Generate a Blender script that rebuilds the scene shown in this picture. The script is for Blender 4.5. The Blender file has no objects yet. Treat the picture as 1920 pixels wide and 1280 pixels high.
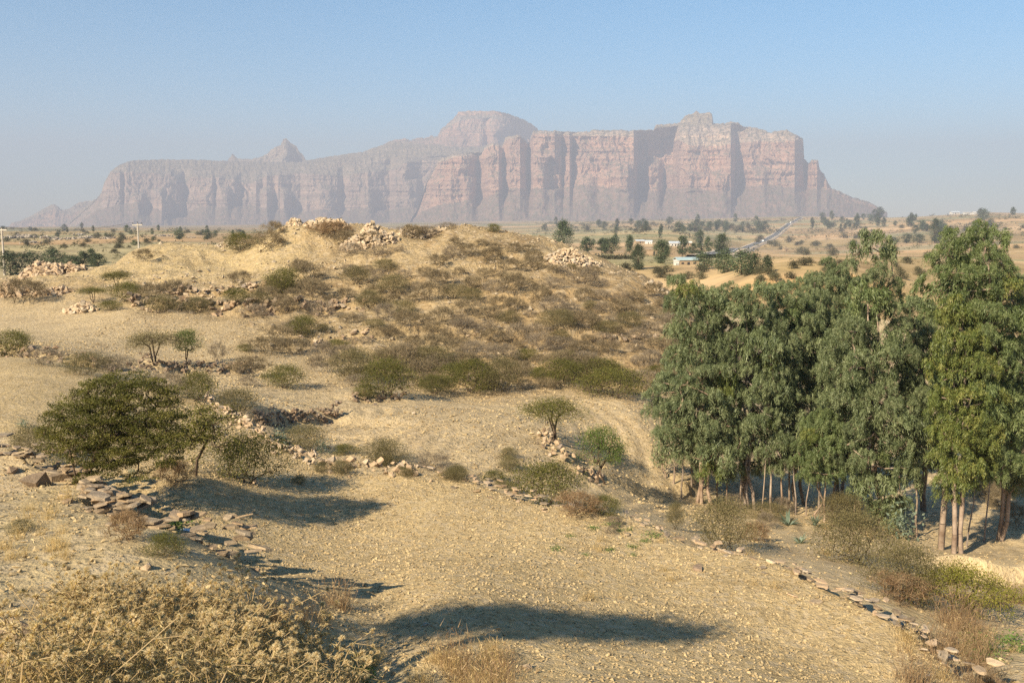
import bpy, math, random
import numpy as np
from mathutils import Vector

# ------------------------------------------------------------------ camera, world, sun, exposure
scene = bpy.context.scene
COL = scene.collection
R = math.radians
FPX = 1867.0                       # focal length in photo pixels (35 mm lens, 36 mm sensor)
PITCH = math.atan((640 - 405) / FPX)
cam_data = bpy.data.cameras.new('camera')
cam_data.lens = 35.0
cam_data.sensor_width = 36.0
cam_data.clip_start = 0.1
cam_data.clip_end = 30000
cam = bpy.data.objects.new('camera', cam_data)
cam.rotation_euler = (math.pi / 2 - PITCH, 0, 0)
COL.objects.link(cam)
scene.camera = cam

SUN_EL, SUN_AZ = R(33), R(219)     # azimuth clockwise from +Y
world = bpy.data.worlds.new('World')
scene.world = world
world.use_nodes = True
wn = world.node_tree
wn.nodes.clear()
sky = wn.nodes.new('ShaderNodeTexSky')
sky.sky_type = 'NISHITA'
sky.sun_disc = False
sky.sun_elevation = SUN_EL
sky.sun_rotation = SUN_AZ
sky.altitude = 2000
sky.air_density = 1.0
sky.dust_density = .6
sky.ozone_density = 3.0
bg = wn.nodes.new('ShaderNodeBackground')
bg.inputs['Strength'].default_value = 0.056
wo = wn.nodes.new('ShaderNodeOutputWorld')
hs = wn.nodes.new('ShaderNodeHueSaturation')
hs.inputs['Hue'].default_value = .485
hs.inputs['Saturation'].default_value = 1.32
hs.inputs['Value'].default_value = 1.12
wn.links.new(sky.outputs[0], hs.inputs['Color'])
wn.links.new(hs.outputs[0], bg.inputs[0])
wn.links.new(bg.outputs[0], wo.inputs[0])

sun_data = bpy.data.lights.new('sun', 'SUN')
sun_data.energy = 4.6
sun_data.angle = R(0.5)
sun_data.color = (1.0, 0.86, 0.63)
sun = bpy.data.objects.new('sun', sun_data)
sd = Vector((math.sin(SUN_AZ) * math.cos(SUN_EL), math.cos(SUN_AZ) * math.cos(SUN_EL), math.sin(SUN_EL)))
sun.rotation_euler = sd.to_track_quat('Z', 'Y').to_euler()
sun.location = sd * 60
COL.objects.link(sun)

vs = scene.view_settings
vs.view_transform = 'Standard'
vs.look = 'None'
vs.gamma = 1.0
vs.use_curve_mapping = False
vs.exposure = 1.40
HAZE_DENSITY = 2.6e-4

cy = scene.cycles
cy.max_bounces = 5
cy.diffuse_bounces = 2
cy.glossy_bounces = 1
cy.transmission_bounces = 2
cy.transparent_max_bounces = 4
cy.volume_bounces = 0
cy.use_denoising = False
try:
    cy.denoiser = 'OPENIMAGEDENOISE'
    cy.denoising_input_passes = 'RGB_ALBEDO_NORMAL'
    cy.denoising_prefilter = 'ACCURATE'
except Exception:
    pass
cy.use_adaptive_sampling = False
cy.sample_clamp_indirect = 4.0

# ------------------------------------------------------------------ helpers
rng = np.random.default_rng(7)
prng = random.Random(5)
CP, SP = math.cos(PITCH), math.sin(PITCH)


def P(u, v, d):
    """world point on the line of sight through photo pixel (u, v) at forward distance d"""
    a = (np.asarray(u, float) - 960) / FPX
    b = (640 - np.asarray(v, float)) / FPX
    s = np.asarray(d, float) / (CP + b * SP)
    return np.stack([a * s, np.broadcast_to(np.asarray(d, float), np.shape(a * s)), (-SP + b * CP) * s], -1)


def uv_of(p):
    p = np.asarray(p, float)
    f = p[..., 1] * CP - p[..., 2] * SP
    up = p[..., 1] * SP + p[..., 2] * CP
    return 960 + FPX * p[..., 0] / f, 640 - FPX * up / f


def hash2(ix, iy, s):
    h = (ix.astype(np.int64) * 374761393 + iy.astype(np.int64) * 668265263 + s * 974711) & 0xffffffff
    h = ((h ^ (h >> 13)) * 1274126177) & 0xffffffff
    h = ((h ^ (h >> 16)) * 2246822519) & 0xffffffff
    return ((h ^ (h >> 15)) & 0xffffff) / float(0xffffff)


def vnoise(x, y, s=0):
    x = np.asarray(x, float); y = np.asarray(y, float)
    ix = np.floor(x); iy = np.floor(y)
    fx = x - ix; fy = y - iy
    fx = fx * fx * fx * (fx * (fx * 6 - 15) + 10); fy = fy * fy * fy * (fy * (fy * 6 - 15) + 10)
    a = hash2(ix, iy, s); b = hash2(ix + 1, iy, s); c = hash2(ix, iy + 1, s); d = hash2(ix + 1, iy + 1, s)
    return (a + (b - a) * fx + (c - a) * fy + (a - b - c + d) * fx * fy) * 2 - 1


def fbm(x, y, s=0, o=4, g=0.5, lac=2.03):
    t = 0; a = 1.0; n = 0
    for k in range(o):
        t = t + a * vnoise(x * lac ** k + 17.3 * k, y * lac ** k - 9.1 * k, s + k)
        n += a; a *= g
    return t / n


def ridged(x, y, s=0, o=3):
    t = 0; a = 1.0; n = 0
    for k in range(o):
        t = t + a * (1 - np.abs(vnoise(x * 2.1 ** k + 5.7 * k, y * 2.1 ** k, s + k)))
        n += a; a *= 0.5
    return t / n


def smooth(a, b, x):
    t = np.clip((x - a) / (b - a), 0, 1)
    return t * t * (3 - 2 * t)


def make_mesh(name, V, faces, mats, tint=None, mat_idx=None, smooth_shade=False, colors=None):
    """one mesh from numpy arrays; faces = list of (n,3) or (n,4) index arrays"""
    me = bpy.data.meshes.new(name)
    V = np.ascontiguousarray(V, dtype=np.float32)
    faces = [np.asarray(f, dtype=np.int32) for f in faces if len(f)]
    me.vertices.add(len(V))
    me.vertices.foreach_set('co', V.ravel())
    loops = np.concatenate([f.ravel() for f in faces]) if faces else np.zeros(0, np.int32)
    cnt = np.concatenate([np.full(len(f), f.shape[1], np.int32) for f in faces]) if faces else np.zeros(0, np.int32)
    me.loops.add(len(loops))
    me.loops.foreach_set('vertex_index', loops)
    me.polygons.add(len(cnt))
    st = np.zeros(len(cnt), np.int32)
    st[1:] = np.cumsum(cnt)[:-1]
    me.polygons.foreach_set('loop_start', st)
    if smooth_shade:
        me.polygons.foreach_set('use_smooth', np.ones(len(cnt), bool))
    else:
        me.polygons.foreach_set('use_smooth', np.zeros(len(cnt), bool))
    for m in (mats if isinstance(mats, (list, tuple)) else [mats]):
        me.materials.append(m)
    if mat_idx is not None:
        me.polygons.foreach_set('material_index', np.asarray(mat_idx, np.int32))
    if tint is not None:
        a = me.attributes.new('tint', 'FLOAT', 'FACE')
        a.data.foreach_set('value', np.asarray(tint, np.float32))
    if colors is not None:
        a = me.attributes.new('col', 'FLOAT_COLOR', 'POINT')
        c = np.ones((len(V), 4), np.float32); c[:, :3] = colors
        a.data.foreach_set('color', c.ravel())
    me.update(calc_edges=True)
    me.validate()
    return me


def put(name, me, parent=None, loc=None, rot=None, scale=None, **props):
    o = bpy.data.objects.new(name, me)
    COL.objects.link(o)
    if parent is not None:
        o.parent = parent
    if loc is not None: o.location = [float(c) for c in loc]
    if rot is not None: o.rotation_euler = [float(c) for c in rot]
    if scale is not None:
        o.scale = [float(scale)] * 3 if np.isscalar(scale) else [float(c) for c in scale]
    for k, v in props.items():
        o[k] = v
    return o


def thing(name, label, category, loc=(0, 0, 0), rotz=0.0, scale=1.0, group=None, me=None):
    o = put(name, me, None, loc, (0, 0, rotz), scale, label=label, category=category)
    if me is None:
        o.empty_display_size = 0.2
    if group: o['group'] = group
    return o


# --- materials
def new_mat(name):
    m = bpy.data.materials.new(name)
    m.use_nodes = True
    nt = m.node_tree
    nt.nodes.clear()
    out = nt.nodes.new('ShaderNodeOutputMaterial')
    return m, nt, out


def N(nt, typ, **kw):
    n = nt.nodes.new(typ)
    for k, v in kw.items():
        if k in n.inputs: n.inputs[k].default_value = v
        else: setattr(n, k, v)
    return n


def noise_node(nt, scale, detail=4, rough=0.55, coord=None, dims=None):
    n = nt.nodes.new('ShaderNodeTexNoise')
    n.inputs['Scale'].default_value = scale
    n.inputs['Detail'].default_value = detail
    n.inputs['Roughness'].default_value = rough
    if coord is not None: nt.links.new(coord, n.inputs['Vector'])
    return n


def ramp(nt, fac, stops):
    r = nt.nodes.new('ShaderNodeValToRGB')
    el = r.color_ramp.elements
    while len(el) < len(stops): el.new(0.5)
    for e, (p, c) in zip(el, stops):
        e.position = p; e.color = (*c, 1)
    nt.links.new(fac, r.inputs[0])
    return r


def mix(nt, blend, fac, a, b):
    m = nt.nodes.new('ShaderNodeMix')
    m.data_type = 'RGBA'; m.blend_type = blend
    for sock, val in ((m.inputs[0], fac), (m.inputs[6], a), (m.inputs[7], b)):
        if hasattr(val, 'is_output'): nt.links.new(val, sock)
        elif isinstance(val, (int, float)): sock.default_value = val
        else: sock.default_value = (*val, 1)
    return m.outputs[2]


def foliage_mat(name, stops, transl=0.35, rough=0.6, spec=0.2, objvar=0.12):
    m, nt, out = new_mat(name)
    at = N(nt, 'ShaderNodeAttribute', attribute_name='tint')
    rp = ramp(nt, at.outputs['Fac'], stops)
    oi = nt.nodes.new('ShaderNodeObjectInfo')
    hsv = nt.nodes.new('ShaderNodeHueSaturation')
    mr = nt.nodes.new('ShaderNodeMapRange')
    mr.inputs[3].default_value = 1 - objvar; mr.inputs[4].default_value = 1 + objvar
    nt.links.new(oi.outputs['Random'], mr.inputs[0])
    nt.links.new(mr.outputs[0], hsv.inputs['Value'])
    nt.links.new(rp.outputs[0], hsv.inputs['Color'])
    pb = N(nt, 'ShaderNodeBsdfPrincipled', Roughness=rough)
    pb.inputs['Specular IOR Level'].default_value = spec
    nt.links.new(hsv.outputs[0], pb.inputs['Base Color'])
    tr = nt.nodes.new('ShaderNodeBsdfTranslucent')
    nt.links.new(mix(nt, 'MULTIPLY', 1.0, hsv.outputs[0], (1.25, 1.2, 0.6)), tr.inputs[0])
    ms = nt.nodes.new('ShaderNodeMixShader')
    ms.inputs[0].default_value = transl
    nt.links.new(pb.outputs[0], ms.inputs[1]); nt.links.new(tr.outputs[0], ms.inputs[2])
    nt.links.new(ms.outputs[0], out.inputs[0])
    return m


def solid_mat(name, c1, c2, scale=8.0, rough=0.9, bump=0.0, bscale=30, coord='Object', spec=0.2, tintmix=None, objvar=0.0):
    m, nt, out = new_mat(name)
    tc = nt.nodes.new('ShaderNodeTexCoord')
    n = noise_node(nt, scale, 5, 0.6, tc.outputs[coord])
    rp = ramp(nt, n.outputs[0], [(0.3, c1), (0.7, c2)])
    col = rp.outputs[0]
    if tintmix:
        at = N(nt, 'ShaderNodeAttribute', attribute_name='tint')
        r2 = ramp(nt, at.outputs['Fac'], tintmix)
        col = mix(nt, 'MULTIPLY', 1.0, col, r2.outputs[0])
    if objvar:
        oi = nt.nodes.new('ShaderNodeObjectInfo')
        r3 = ramp(nt, oi.outputs['Random'], [(0.0, (1 - objvar, 1 - objvar, 1 - objvar)), (0.5, (1, 1 - objvar * .3, 1 - objvar * .5)), (0.75, (1 - objvar * .6, 1 - objvar * .5, 1 - objvar * .2)), (1.0, (1 + objvar * .4, 1 + objvar * .3, 1 + objvar * .2))])
        col = mix(nt, 'MULTIPLY', 1.0, col, r3.outputs[0])
    pb = N(nt, 'ShaderNodeBsdfPrincipled', Roughness=rough)
    pb.inputs['Specular IOR Level'].default_value = spec
    nt.links.new(col, pb.inputs['Base Color'])
    if bump:
        nb = noise_node(nt, bscale, 4, 0.6, tc.outputs[coord])
        b = nt.nodes.new('ShaderNodeBump')
        b.inputs['Strength'].default_value = bump
        b.inputs['Distance'].default_value = 0.05
        nt.links.new(nb.outputs[0], b.inputs['Height'])
        nt.links.new(b.outputs[0], pb.inputs['Normal'])
    nt.links.new(pb.outputs[0], out.inputs[0])
    return m


# --- tubes for trunks, limbs, stems
def tubes(segs, n=4):
    """segs (S,8): p0, p1, r0, r1 -> verts, quads"""
    s = np.asarray(segs, float).reshape(-1, 8)
    if not len(s): return np.zeros((0, 3)), np.zeros((0, 4), int)
    p0, p1, r0, r1 = s[:, :3], s[:, 3:6], s[:, 6], s[:, 7]
    d = p1 - p0
    d = d / (np.linalg.norm(d, axis=1, keepdims=True) + 1e-9)
    ref = np.where(np.abs(d[:, 2:3]) < 0.9, np.array([[0, 0, 1.0]]), np.array([[1.0, 0, 0]]))
    e1 = np.cross(d, ref); e1 /= np.linalg.norm(e1, axis=1, keepdims=True) + 1e-9
    e2 = np.cross(d, e1)
    a = np.arange(n) * 2 * np.pi / n
    ring = np.cos(a)[None, :, None] * e1[:, None] + np.sin(a)[None, :, None] * e2[:, None]
    v0 = p0[:, None] + ring * r0[:, None, None]
    v1 = p1[:, None] + ring * r1[:, None, None]
    V = np.concatenate([v0, v1], 1).reshape(-1, 3)
    b = (np.arange(len(s)) * 2 * n)[:, None]
    i = np.arange(n)[None]
    j = (i + 1) % n
    F = np.stack([b + i, b + j, b + n + j, b + n + i], -1).reshape(-1, 4)
    return V, F


def grow(tips, trunk, rg, tip_r=0.006, power=0.45, mid=2, wob=0.08, up=0.25):
    """connect crown points to a trunk chain greedily; returns segments and node list"""
    nodes = [np.array(p, float) for p in trunk]
    par = [-1] + list(range(len(trunk) - 1))
    base = np.array(trunk[-1])
    order = np.argsort(np.linalg.norm(tips - base, axis=1))
    ends = []
    for t in tips[order]:
        A = np.array(nodes)
        dv = t - A
        dist = np.linalg.norm(dv, axis=1)
        cost = dist * (1 + 0.6 * np.clip(-dv[:, 2] / (dist + 1e-6), 0, 1))
        cost[:max(1, len(trunk) // 3)] += 1e3 if len(trunk) > 3 else 0
        k = int(np.argmin(cost))
        a = nodes[k]; L = dist[k]
        last = k
        for q in range(1, mid + 1):
            f = q / (mid + 1)
            p = a + (t - a) * f + rg.normal(0, wob * L, 3) * np.array([1, 1, .6]) + np.array([0, 0, -up * L * f * (1 - f)])
            nodes.append(p); par.append(last); last = len(nodes) - 1
        nodes.append(np.array(t)); par.append(last); ends.append(len(nodes) - 1)
    cnt = np.zeros(len(nodes))
    for e in ends:
        k = e
        while k >= 0:
            cnt[k] += 1; k = par[k]
    cnt = np.maximum(cnt, 1)
    r = tip_r * cnt ** power
    segs = []
    for k in range(len(nodes)):
        if par[k] >= 0:
            segs.append([*nodes[par[k]], *nodes[k], max(r[k], r[par[k]] * .8) if k >= len(trunk) else r[par[k]], r[k]])
    return np.array(segs), np.array(nodes), r


def leaves(C, L, W, rg, droop=0.0, spread=1.0, fold=False):
    """rhombic leaf quads at centres C; L, W lengths; droop 1 = hanging"""
    n = len(C)
    d = rg.normal(0, 1, (n, 3)) * spread
    d[:, 2] = d[:, 2] * (1 - droop * .7) - droop * 2.0
    d /= np.linalg.norm(d, axis=1, keepdims=True) + 1e-9
    q = rg.normal(0, 1, (n, 3))
    w = np.cross(d, q); w /= np.linalg.norm(w, axis=1, keepdims=True) + 1e-9
    L = np.broadcast_to(L, n)[:, None]; W = np.broadcast_to(W, n)[:, None]
    V = np.stack([C - d * L * .5, C + w * W * .5 - d * L * .08, C + d * L * .5, C - w * W * .5 - d * L * .08], 1).reshape(-1, 3)
    F = np.arange(4 * n).reshape(-1, 4)
    return V, F


def needles(A, D, L, W, rg):
    """thin single triangles from A along D"""
    n = len(A)
    D = D / (np.linalg.norm(D, axis=1, keepdims=True) + 1e-9)
    w = np.cross(D, rg.normal(0, 1, (n, 3))); w /= np.linalg.norm(w, axis=1, keepdims=True) + 1e-9
    L = np.broadcast_to(L, n)[:, None]; W = np.broadcast_to(W, n)[:, None]
    V = np.stack([A - w * W * .5, A + w * W * .5, A + D * L], 1).reshape(-1, 3)
    return V, np.arange(3 * n).reshape(-1, 3)


def join(*vf):
    """join several (V, F, tint) with the same face size"""
    Vs, Fs, Ts, o = [], [], [], 0
    for V, F, T in vf:
        Vs.append(V); Fs.append(F + o); Ts.append(np.broadcast_to(T, len(F))); o += len(V)
    return np.concatenate(Vs), np.concatenate(Fs), np.concatenate(Ts)
# ------------------------------------------------------------------ terrain height
PIX = [  # photo u, v, forward distance of ground that is seen
 (100,1280,5.5),(400,1275,7.0),(300,1060,10.2),(150,1060,10.2),(60,1130,8.7),(20,985,12.3),(120,985,12.3),(600,1278,9.2),(640,1195,10.9),(560,1120,11.2),(440,1060,11.3),(300,1180,8.5),(480,1180,9.3),(760,1272,9.5),(680,1278,9.8),(840,1225,10.15),
 (40,925,15.2),(150,908,16.6),(210,990,13.5),(60,860,18.2),
 # ploughed field
 (480,1065,13.7),(330,985,14.8),(380,905,17.0),(600,1000,16.5),(800,1000,16.6),(1000,1100,13.4),(1200,1275,10.0),(900,1275,9.6),(760,1200,11.0),(700,1130,12.6),(600,1090,13.2),(740,1240,10.1),(715,1180,11.4),
 (1500,1200,12.7),(1450,1110,14.2),(1200,1050,15.6),(700,950,18.6),(480,900,19.0),
 (520,850,22),(760,900,20.5),(1000,950,18.6),(1200,990,17.5),(1400,1060,15.6),(1550,1110,14.5),(1700,1180,13.2),(1800,1270,12.0),
 (40,800,20),(40,700,27),(220,700,30),(-300,800,22),(-300,690,30),(240,830,20.5),(400,790,24.5),
 # fields beyond
 (50,655,34),(100,620,45),(250,600,48),(300,660,41),(290,690,36),(450,690,38),(560,720,34.5),(470,760,28.5),
 (-300,620,45),(560,668,42),
 (600,800,28),(800,800,27),(960,850,24.6),(700,750,32.5),(1000,900,22.8),(850,745,36),(640,850,24.2),(800,870,23.2),
 (1100,930,22.6),(1130,905,25),(1150,860,29),(1200,790,33),(1100,740,37),(1040,825,27),(1200,905,28.5),(1250,860,31),
 # gully and grove
 (1250,960,23.5),(1355,1025,18.6),(1300,940,28),(1420,945,29.5),(1550,965,29),(1500,1000,24),(1590,1060,18.3),
 (1650,1005,26),(1760,1033,25.6),(1850,965,31),(1740,1060,21.6),(1850,1095,19.6),(1800,1155,15.2),(1900,1270,11.6),(1900,900,36),(1900,850,42),
 (1600,850,41),(1450,850,38),(2100,950,33),(2100,1150,16),
 # hill
 (700,690,40),(950,730,38.3),(1190,722,40),(1240,640,45),(1350,640,50),
 (600,600,50),(800,620,48),(1000,620,47),(1200,600,49),(800,540,55.5),(1000,540,54),(1200,548,54.5),(1300,590,55),
 (540,425,71),(620,412,72),(680,430,69),(740,446,66),(850,432,67),(920,432,66),(1000,458,63),(1100,496,60),(1180,522,58),(1235,545,57),(1290,575,58),
 (640,455,66),(700,500,60),(900,490,60),(1000,500,58.5),(560,500,61),
 (440,465,73),(250,474,80),(320,458,80),(420,460,77),(215,497,76),(100,508,73),(20,524,69),(450,520,61.5),(350,500,65.5),
 (300,540,57),(100,548,57.5),(100,588,51),(500,548,55.5),(-300,545,60),(-300,600,50),
 # beyond the hill
 (100,490,165),(200,489,165),(-200,490,165),(60,461,300),(300,441,500),(100,441,600),(400,436,800),(200,431,1300),(300,426,2500),(-300,432,1300),
 (100,425,4300),(500,421,4300),(900,415,4300),(1300,411,4300),(1700,415,4300),
 (1200,500,170),(1300,489,240),(1420,521,108),(1580,513,112),(1700,528,120),(1600,480,260),(1250,461,450),(1500,480,480),(1700,480,400),
 (1395,466,900),(1500,440,1300),(1440,450,1100),(1500,409,2350),(1300,440,900),(1300,415,2300),(1100,418,2300),(1700,411,2000),(1850,399,2200),(1960,402,2100),(2300,405,2100),
 (1850,440,900),(1850,480,350),(1100,450,700),(1100,432,1300),(1700,430,1200),
]
XYZ = [(0,0,-1.65),(0,2,-2.15),(0,5,-3.3),(0,8,-4.15),(2,3,-3.0),(3,6,-4.2),(-1,3,-2.15),(-.1,8.6,-4.3),
 (-1.0,12.6,-4.9),(0,-3,-1.5),(-5,0,-1.7),(5,0,-3.8),(-12,-5,-1.0),(12,0,-5.4),(0,-15,-1),(-20,8,-2.9),(-14,12,-3.5),(-8,7,-3.0),(-10,3,-2.3),(20,5,-6.4),(-40,20,-3.4),
 (40,20,-9),(-80,-20,-3),(0,-60,-2),(60,-40,-6),(-200,0,-6),(200,0,-9),(0,-200,-6),(-900,0,-14),(900,0,-12),(0,-900,-14),(-5000,0,-60),(5000,0,-30),(0,-5000,-40),
 (-8000,0,-100),(8000,0,-60),(0,-8000,-60),(-4500,6500,-100),(0,8000,-70),(5000,6300,-45),(-5700,5700,-100)]
# hollow behind the hill crest, not seen from the viewpoint
for u in range(-300, 1301, 160):
    for d, z in ((92, -6.5), (120, -9.5)):
        if u > 1200 and d < 100: continue
        p = P(u, 400, d); XYZ.append((p[0], p[1], z if u > 200 else z - .5))
for u in (1450, 1600, 1750, 1900):
    p = P(u, 400, 75); XYZ.append((p[0], p[1], -10.5))
CTRL = np.concatenate([P([p[0] for p in PIX], [p[1] for p in PIX], [p[2] for p in PIX]), np.array(XYZ, float)])


def warp(x, y):
    r = np.hypot(x, y) + 1e-6
    k = np.log1p(r / 6) / r
    return np.stack([x * k, y * k], -1), r


def tps_kernel(a, b):
    d2 = ((a[:, None, :] - b[None, :, :]) ** 2).sum(-1)
    return 0.5 * d2 * np.log(d2 + 1e-12)


WC, RC = warp(CTRL[:, 0], CTRL[:, 1])
Q = CTRL[:, 2] / (RC + 3)
n_ = len(Q)
M = np.zeros((n_ + 3, n_ + 3))
M[:n_, :n_] = tps_kernel(WC, WC) + np.eye(n_) * 2e-4
M[:n_, n_] = 1; M[:n_, n_ + 1:] = WC
M[n_:, :n_] = M[:n_, n_:].T
TPS = np.linalg.solve(M, np.concatenate([Q, np.zeros(3)]))


def base_z(x, y):
    x = np.asarray(x, float).ravel(); y = np.asarray(y, float).ravel()
    out = np.empty(len(x))
    for i in range(0, len(x), 40000):
        w, r = warp(x[i:i + 40000], y[i:i + 40000])
        q = tps_kernel(w, WC) @ TPS[:n_] + TPS[n_] + w @ TPS[n_ + 1:]
        out[i:i + 40000] = q * (r + 3)
    return out


# terrace walls and banks: (pixel polyline, step, reach, side of the high ground: +1 = left of travel)
def line(pts):
    a = np.array(pts, float)
    return P(a[:, 0], a[:, 1], a[:, 2])[:, :2]


L_NEAR = line([(-60,880,17.6),(60,900,17.0),(150,911,16.4),(178,940,15.2),(188,985,13.9),(240,1015,12.5),(300,1036,11.9),(400,1052,11.7),(520,1097,11.4)])
L_FIELD = line([(395,768,26.3),(440,788,25.0),(487,812,23.8),(520,848,22.1),(600,872,21.4),(690,890,20.8),(760,898,20.5),(830,888,20.9),(900,905,20.3),(1000,950,18.6),(1100,972,18.0),(1200,990,17.5),(1300,1022,16.5),(1400,1060,15.6),(1470,1075,15.2),(1550,1110,14.4),(1640,1150,13.6),(1690,1180,13.1),(1740,1220,12.6),(1800,1272,11.9),(1850,1320,11.0)])
L_RING = line([(480,806,26.2),(500,788,27.2),(540,774,28.2),(590,768,29.0),(640,762,30.0)])
L_ACACIA = line([(262,694,35.8),(300,690,36.0),(340,684,36.7),(400,680,37.0),(445,674,37.6),(485,666,39)])
L_MID = line([(650,752,32.2),(690,744,33.0),(760,741,33.6)])
L_HILL1 = line([(240,585,51.2),(330,583,52),(430,586,52),(520,584,52),(640,581,52.8),(760,572,53.5)])
L_HILL2 = line([(300,549,56),(380,546,56.5),(460,545,56.5),(590,550,56)])
L_HILL3 = line([(470,641,43.5),(540,632,45),(640,628,46.5),(800,622,48),(1000,634,46.5),(1160,640,45.5),(1240,642,45)])
L_HILL4 = line([(770,715,38.6),(850,706,39.3),(960,712,39)])
L_SLOPE = line([(880,562,52.5),(1000,560,52.5),(1100,561,52.8),(1235,562,53)])
L_STEP = line([(1015,812,27.6),(1022,835,26.7),(1045,860,25.5),(1080,885,24.8),(1125,903,25.8)])
L_CUT = line([(1128,906,26.0),(1180,906,27.0),(1230,905,28),(1292,903,29),(1312,905,31),(1350,895,33)])
L_BANK = line([(1730,1062,21.3),(1790,1046,21.6),(1850,1038,21.6),(1920,1022,22),(2050,1010,23)])
L_CLIFF = line([(1395,530,100),(1450,524,102),(1520,519,104),(1570,515,106),(1640,512,110)])
L_LEFT = line([(-80,650,36),(20,662,33.2),(100,676,32.4),(180,690,31.8),(262,700,33)])
STEPS = [(L_NEAR, .75, 1.6, -1), (L_FIELD, .46, 1.3, -1), (L_RING, .55, 2.2, 1), (L_ACACIA, .5, 1.8, 1), (L_MID, .3, 1.2, 1),
         (L_HILL1, .7, 2., 1), (L_HILL2, .6, 2, 1), (L_HILL3, .45, 1.6, 1), (L_HILL4, .5, 1.5, 1), (L_SLOPE, .5, 1.5, 1), (L_STEP, .16, 1.2, 1), (L_CUT, .45, 1.2, 1),
         (L_BANK, .8, 1.4, 1), (L_CLIFF, 1.3, 5., 1), (L_LEFT, .45, 1.8, 1)]


def sdist(x, y, pl):
    """signed distance to a polyline (left of travel positive) and end fade"""
    best = np.full(len(x), 1e9); sg = np.ones(len(x)); tt = np.zeros(len(x))
    seg = np.linalg.norm(np.diff(pl, axis=0), axis=1)
    acc = np.concatenate([[0], np.cumsum(seg)])
    for k in range(len(pl) - 1):
        a, b = pl[k], pl[k + 1]
        d = b - a; L2 = d @ d
        t = np.clip(((x - a[0]) * d[0] + (y - a[1]) * d[1]) / L2, 0, 1)
        ex = x - a[0] - t * d[0]; ey = y - a[1] - t * d[1]
        ds = np.hypot(ex, ey)
        s = d[0] * (y - a[1]) - d[1] * (x - a[0])
        m = ds < best
        best[m] = ds[m]; sg[m] = np.where(s[m] >= 0, 1, -1)
        tt[m] = acc[k] + t[m] * seg[k]
    return best * sg, tt, acc[-1]


def in_poly(x, y, poly):
    c = np.zeros(len(x), bool)
    j = len(poly) - 1
    for i in range(len(poly)):
        xi, yi = poly[i]; xj, yj = poly[j]
        hit = ((yi > y) != (yj > y)) & (x < (xj - xi) * (y - yi) / (yj - yi + 1e-12) + xi)
        c ^= hit; j = i
    return c


FIELD_POLY = np.concatenate([L_FIELD, np.array([[6, 9], [3, 7.5], [.6, 8.2]]), L_NEAR[::-1][:5], line([(200,985,14.6),(190,930,16.2),(60,850,19),(-200,800,20),(-200,690,30)]), L_LEFT[1:]])
RING_POLY = np.concatenate([L_RING, L_MID, line([(960,740,36.5),(1090,742,36.5)]), L_STEP, line([(1080,930,21.5),(960,925,20.2)]), L_FIELD[7::-1][:6]])
HILL_POLY = line([(-200,560,56),(20,560,56),(150,575,53),(240,590,50.5),(440,600,49.5),(470,640,43.5),(560,668,42),(690,712,37.6),(760,738,35.4),(950,742,36.4),(1190,742,38),(1290,700,42),(1420,620,55),(1400,560,66),(1300,500,75),(1000,420,85),(600,400,90),(200,420,100),(-200,460,90)])


def detail_z(x, y):
    r = np.hypot(x, y)
    z = 0.035 * fbm(x * .8, y * .8, 3, 4) * np.clip(r / 5, .5, 1)
    hill = smooth(-2, 5, -np.ones(len(x)) * 0 + hill_dist(x, y))
    rough = hill * (0.55 * (ridged(x * .22, y * .22, 20, 4) - .62) + .30 * (ridged(x * .75 + .3 * y, y * .5, 31, 3) - .6))
    z += rough
    ring = (r > 19) & (r < 52) & (hill < .02)
    if ring.any():                      # plough ridges that follow the curve of the terraces
        xr, yr = x[ring], y[ring]
        s, t, T = sdist(xr, yr, L_RING)
        s2, t2, T2 = sdist(xr, yr, L_ACACIA)
        s = np.where((xr < -9), s2, s) + .25 * vnoise(xr * .6, yr * .6, 44)
        keep = smooth(19, 21.5, r[ring]) * (~in_poly(xr, yr, FIELD_POLY))
        z[ring] += .03 * np.sin(2 * np.pi * s / .62) * keep * (.6 + .5 * vnoise(xr * .5, yr * .5, 45))
    far = smooth(90, 250, r)
    z += far * .6 * fbm(x * .012, y * .012, 50, 2) + smooth(300, 1500, r) * 3.5 * fbm(x * .0025, y * .0025, 60, 2)
    return z


def hill_dist(x, y):
    c = in_poly(x, y, HILL_POLY)
    pl = np.concatenate([HILL_POLY, HILL_POLY[:1]])
    d, _, _ = sdist(x, y, pl)
    return np.where(c, np.abs(d), -np.abs(d))


def ground_z(x, y, fine=True):
    x = np.asarray(x, float); shp = x.shape
    x = x.ravel(); y = np.asarray(y, float).ravel()
    z = base_z(x, y)
    near = np.hypot(x, y) < 140
    if near.any():
        xn, yn = x[near], y[near]
        dz = np.zeros(len(xn))
        for pl, h, reach, side in STEPS:
            lo = pl.min(0) - 12; hi = pl.max(0) + 12
            m = (xn > lo[0]) & (xn < hi[0]) & (yn > lo[1]) & (yn < hi[1])
            if not m.any(): continue
            wob = .10 * vnoise(xn[m] * 2.3, yn[m] * 2.3, 90)
            s, t, T = sdist(xn[m], yn[m], pl)
            s = s * side + wob
            end = smooth(0, min(1.5, T * .2), t) * smooth(0, min(1.5, T * .2), T - t)
            dz[m] += h * .5 * np.tanh(s / .10) * np.exp(-np.abs(s) / reach) * end * (0.8 + .4 * vnoise(t * .8, t * 0, 91))
        z[near] += dz
    if fine: z = z + detail_z(x, y)
    return z.reshape(shp)


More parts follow.
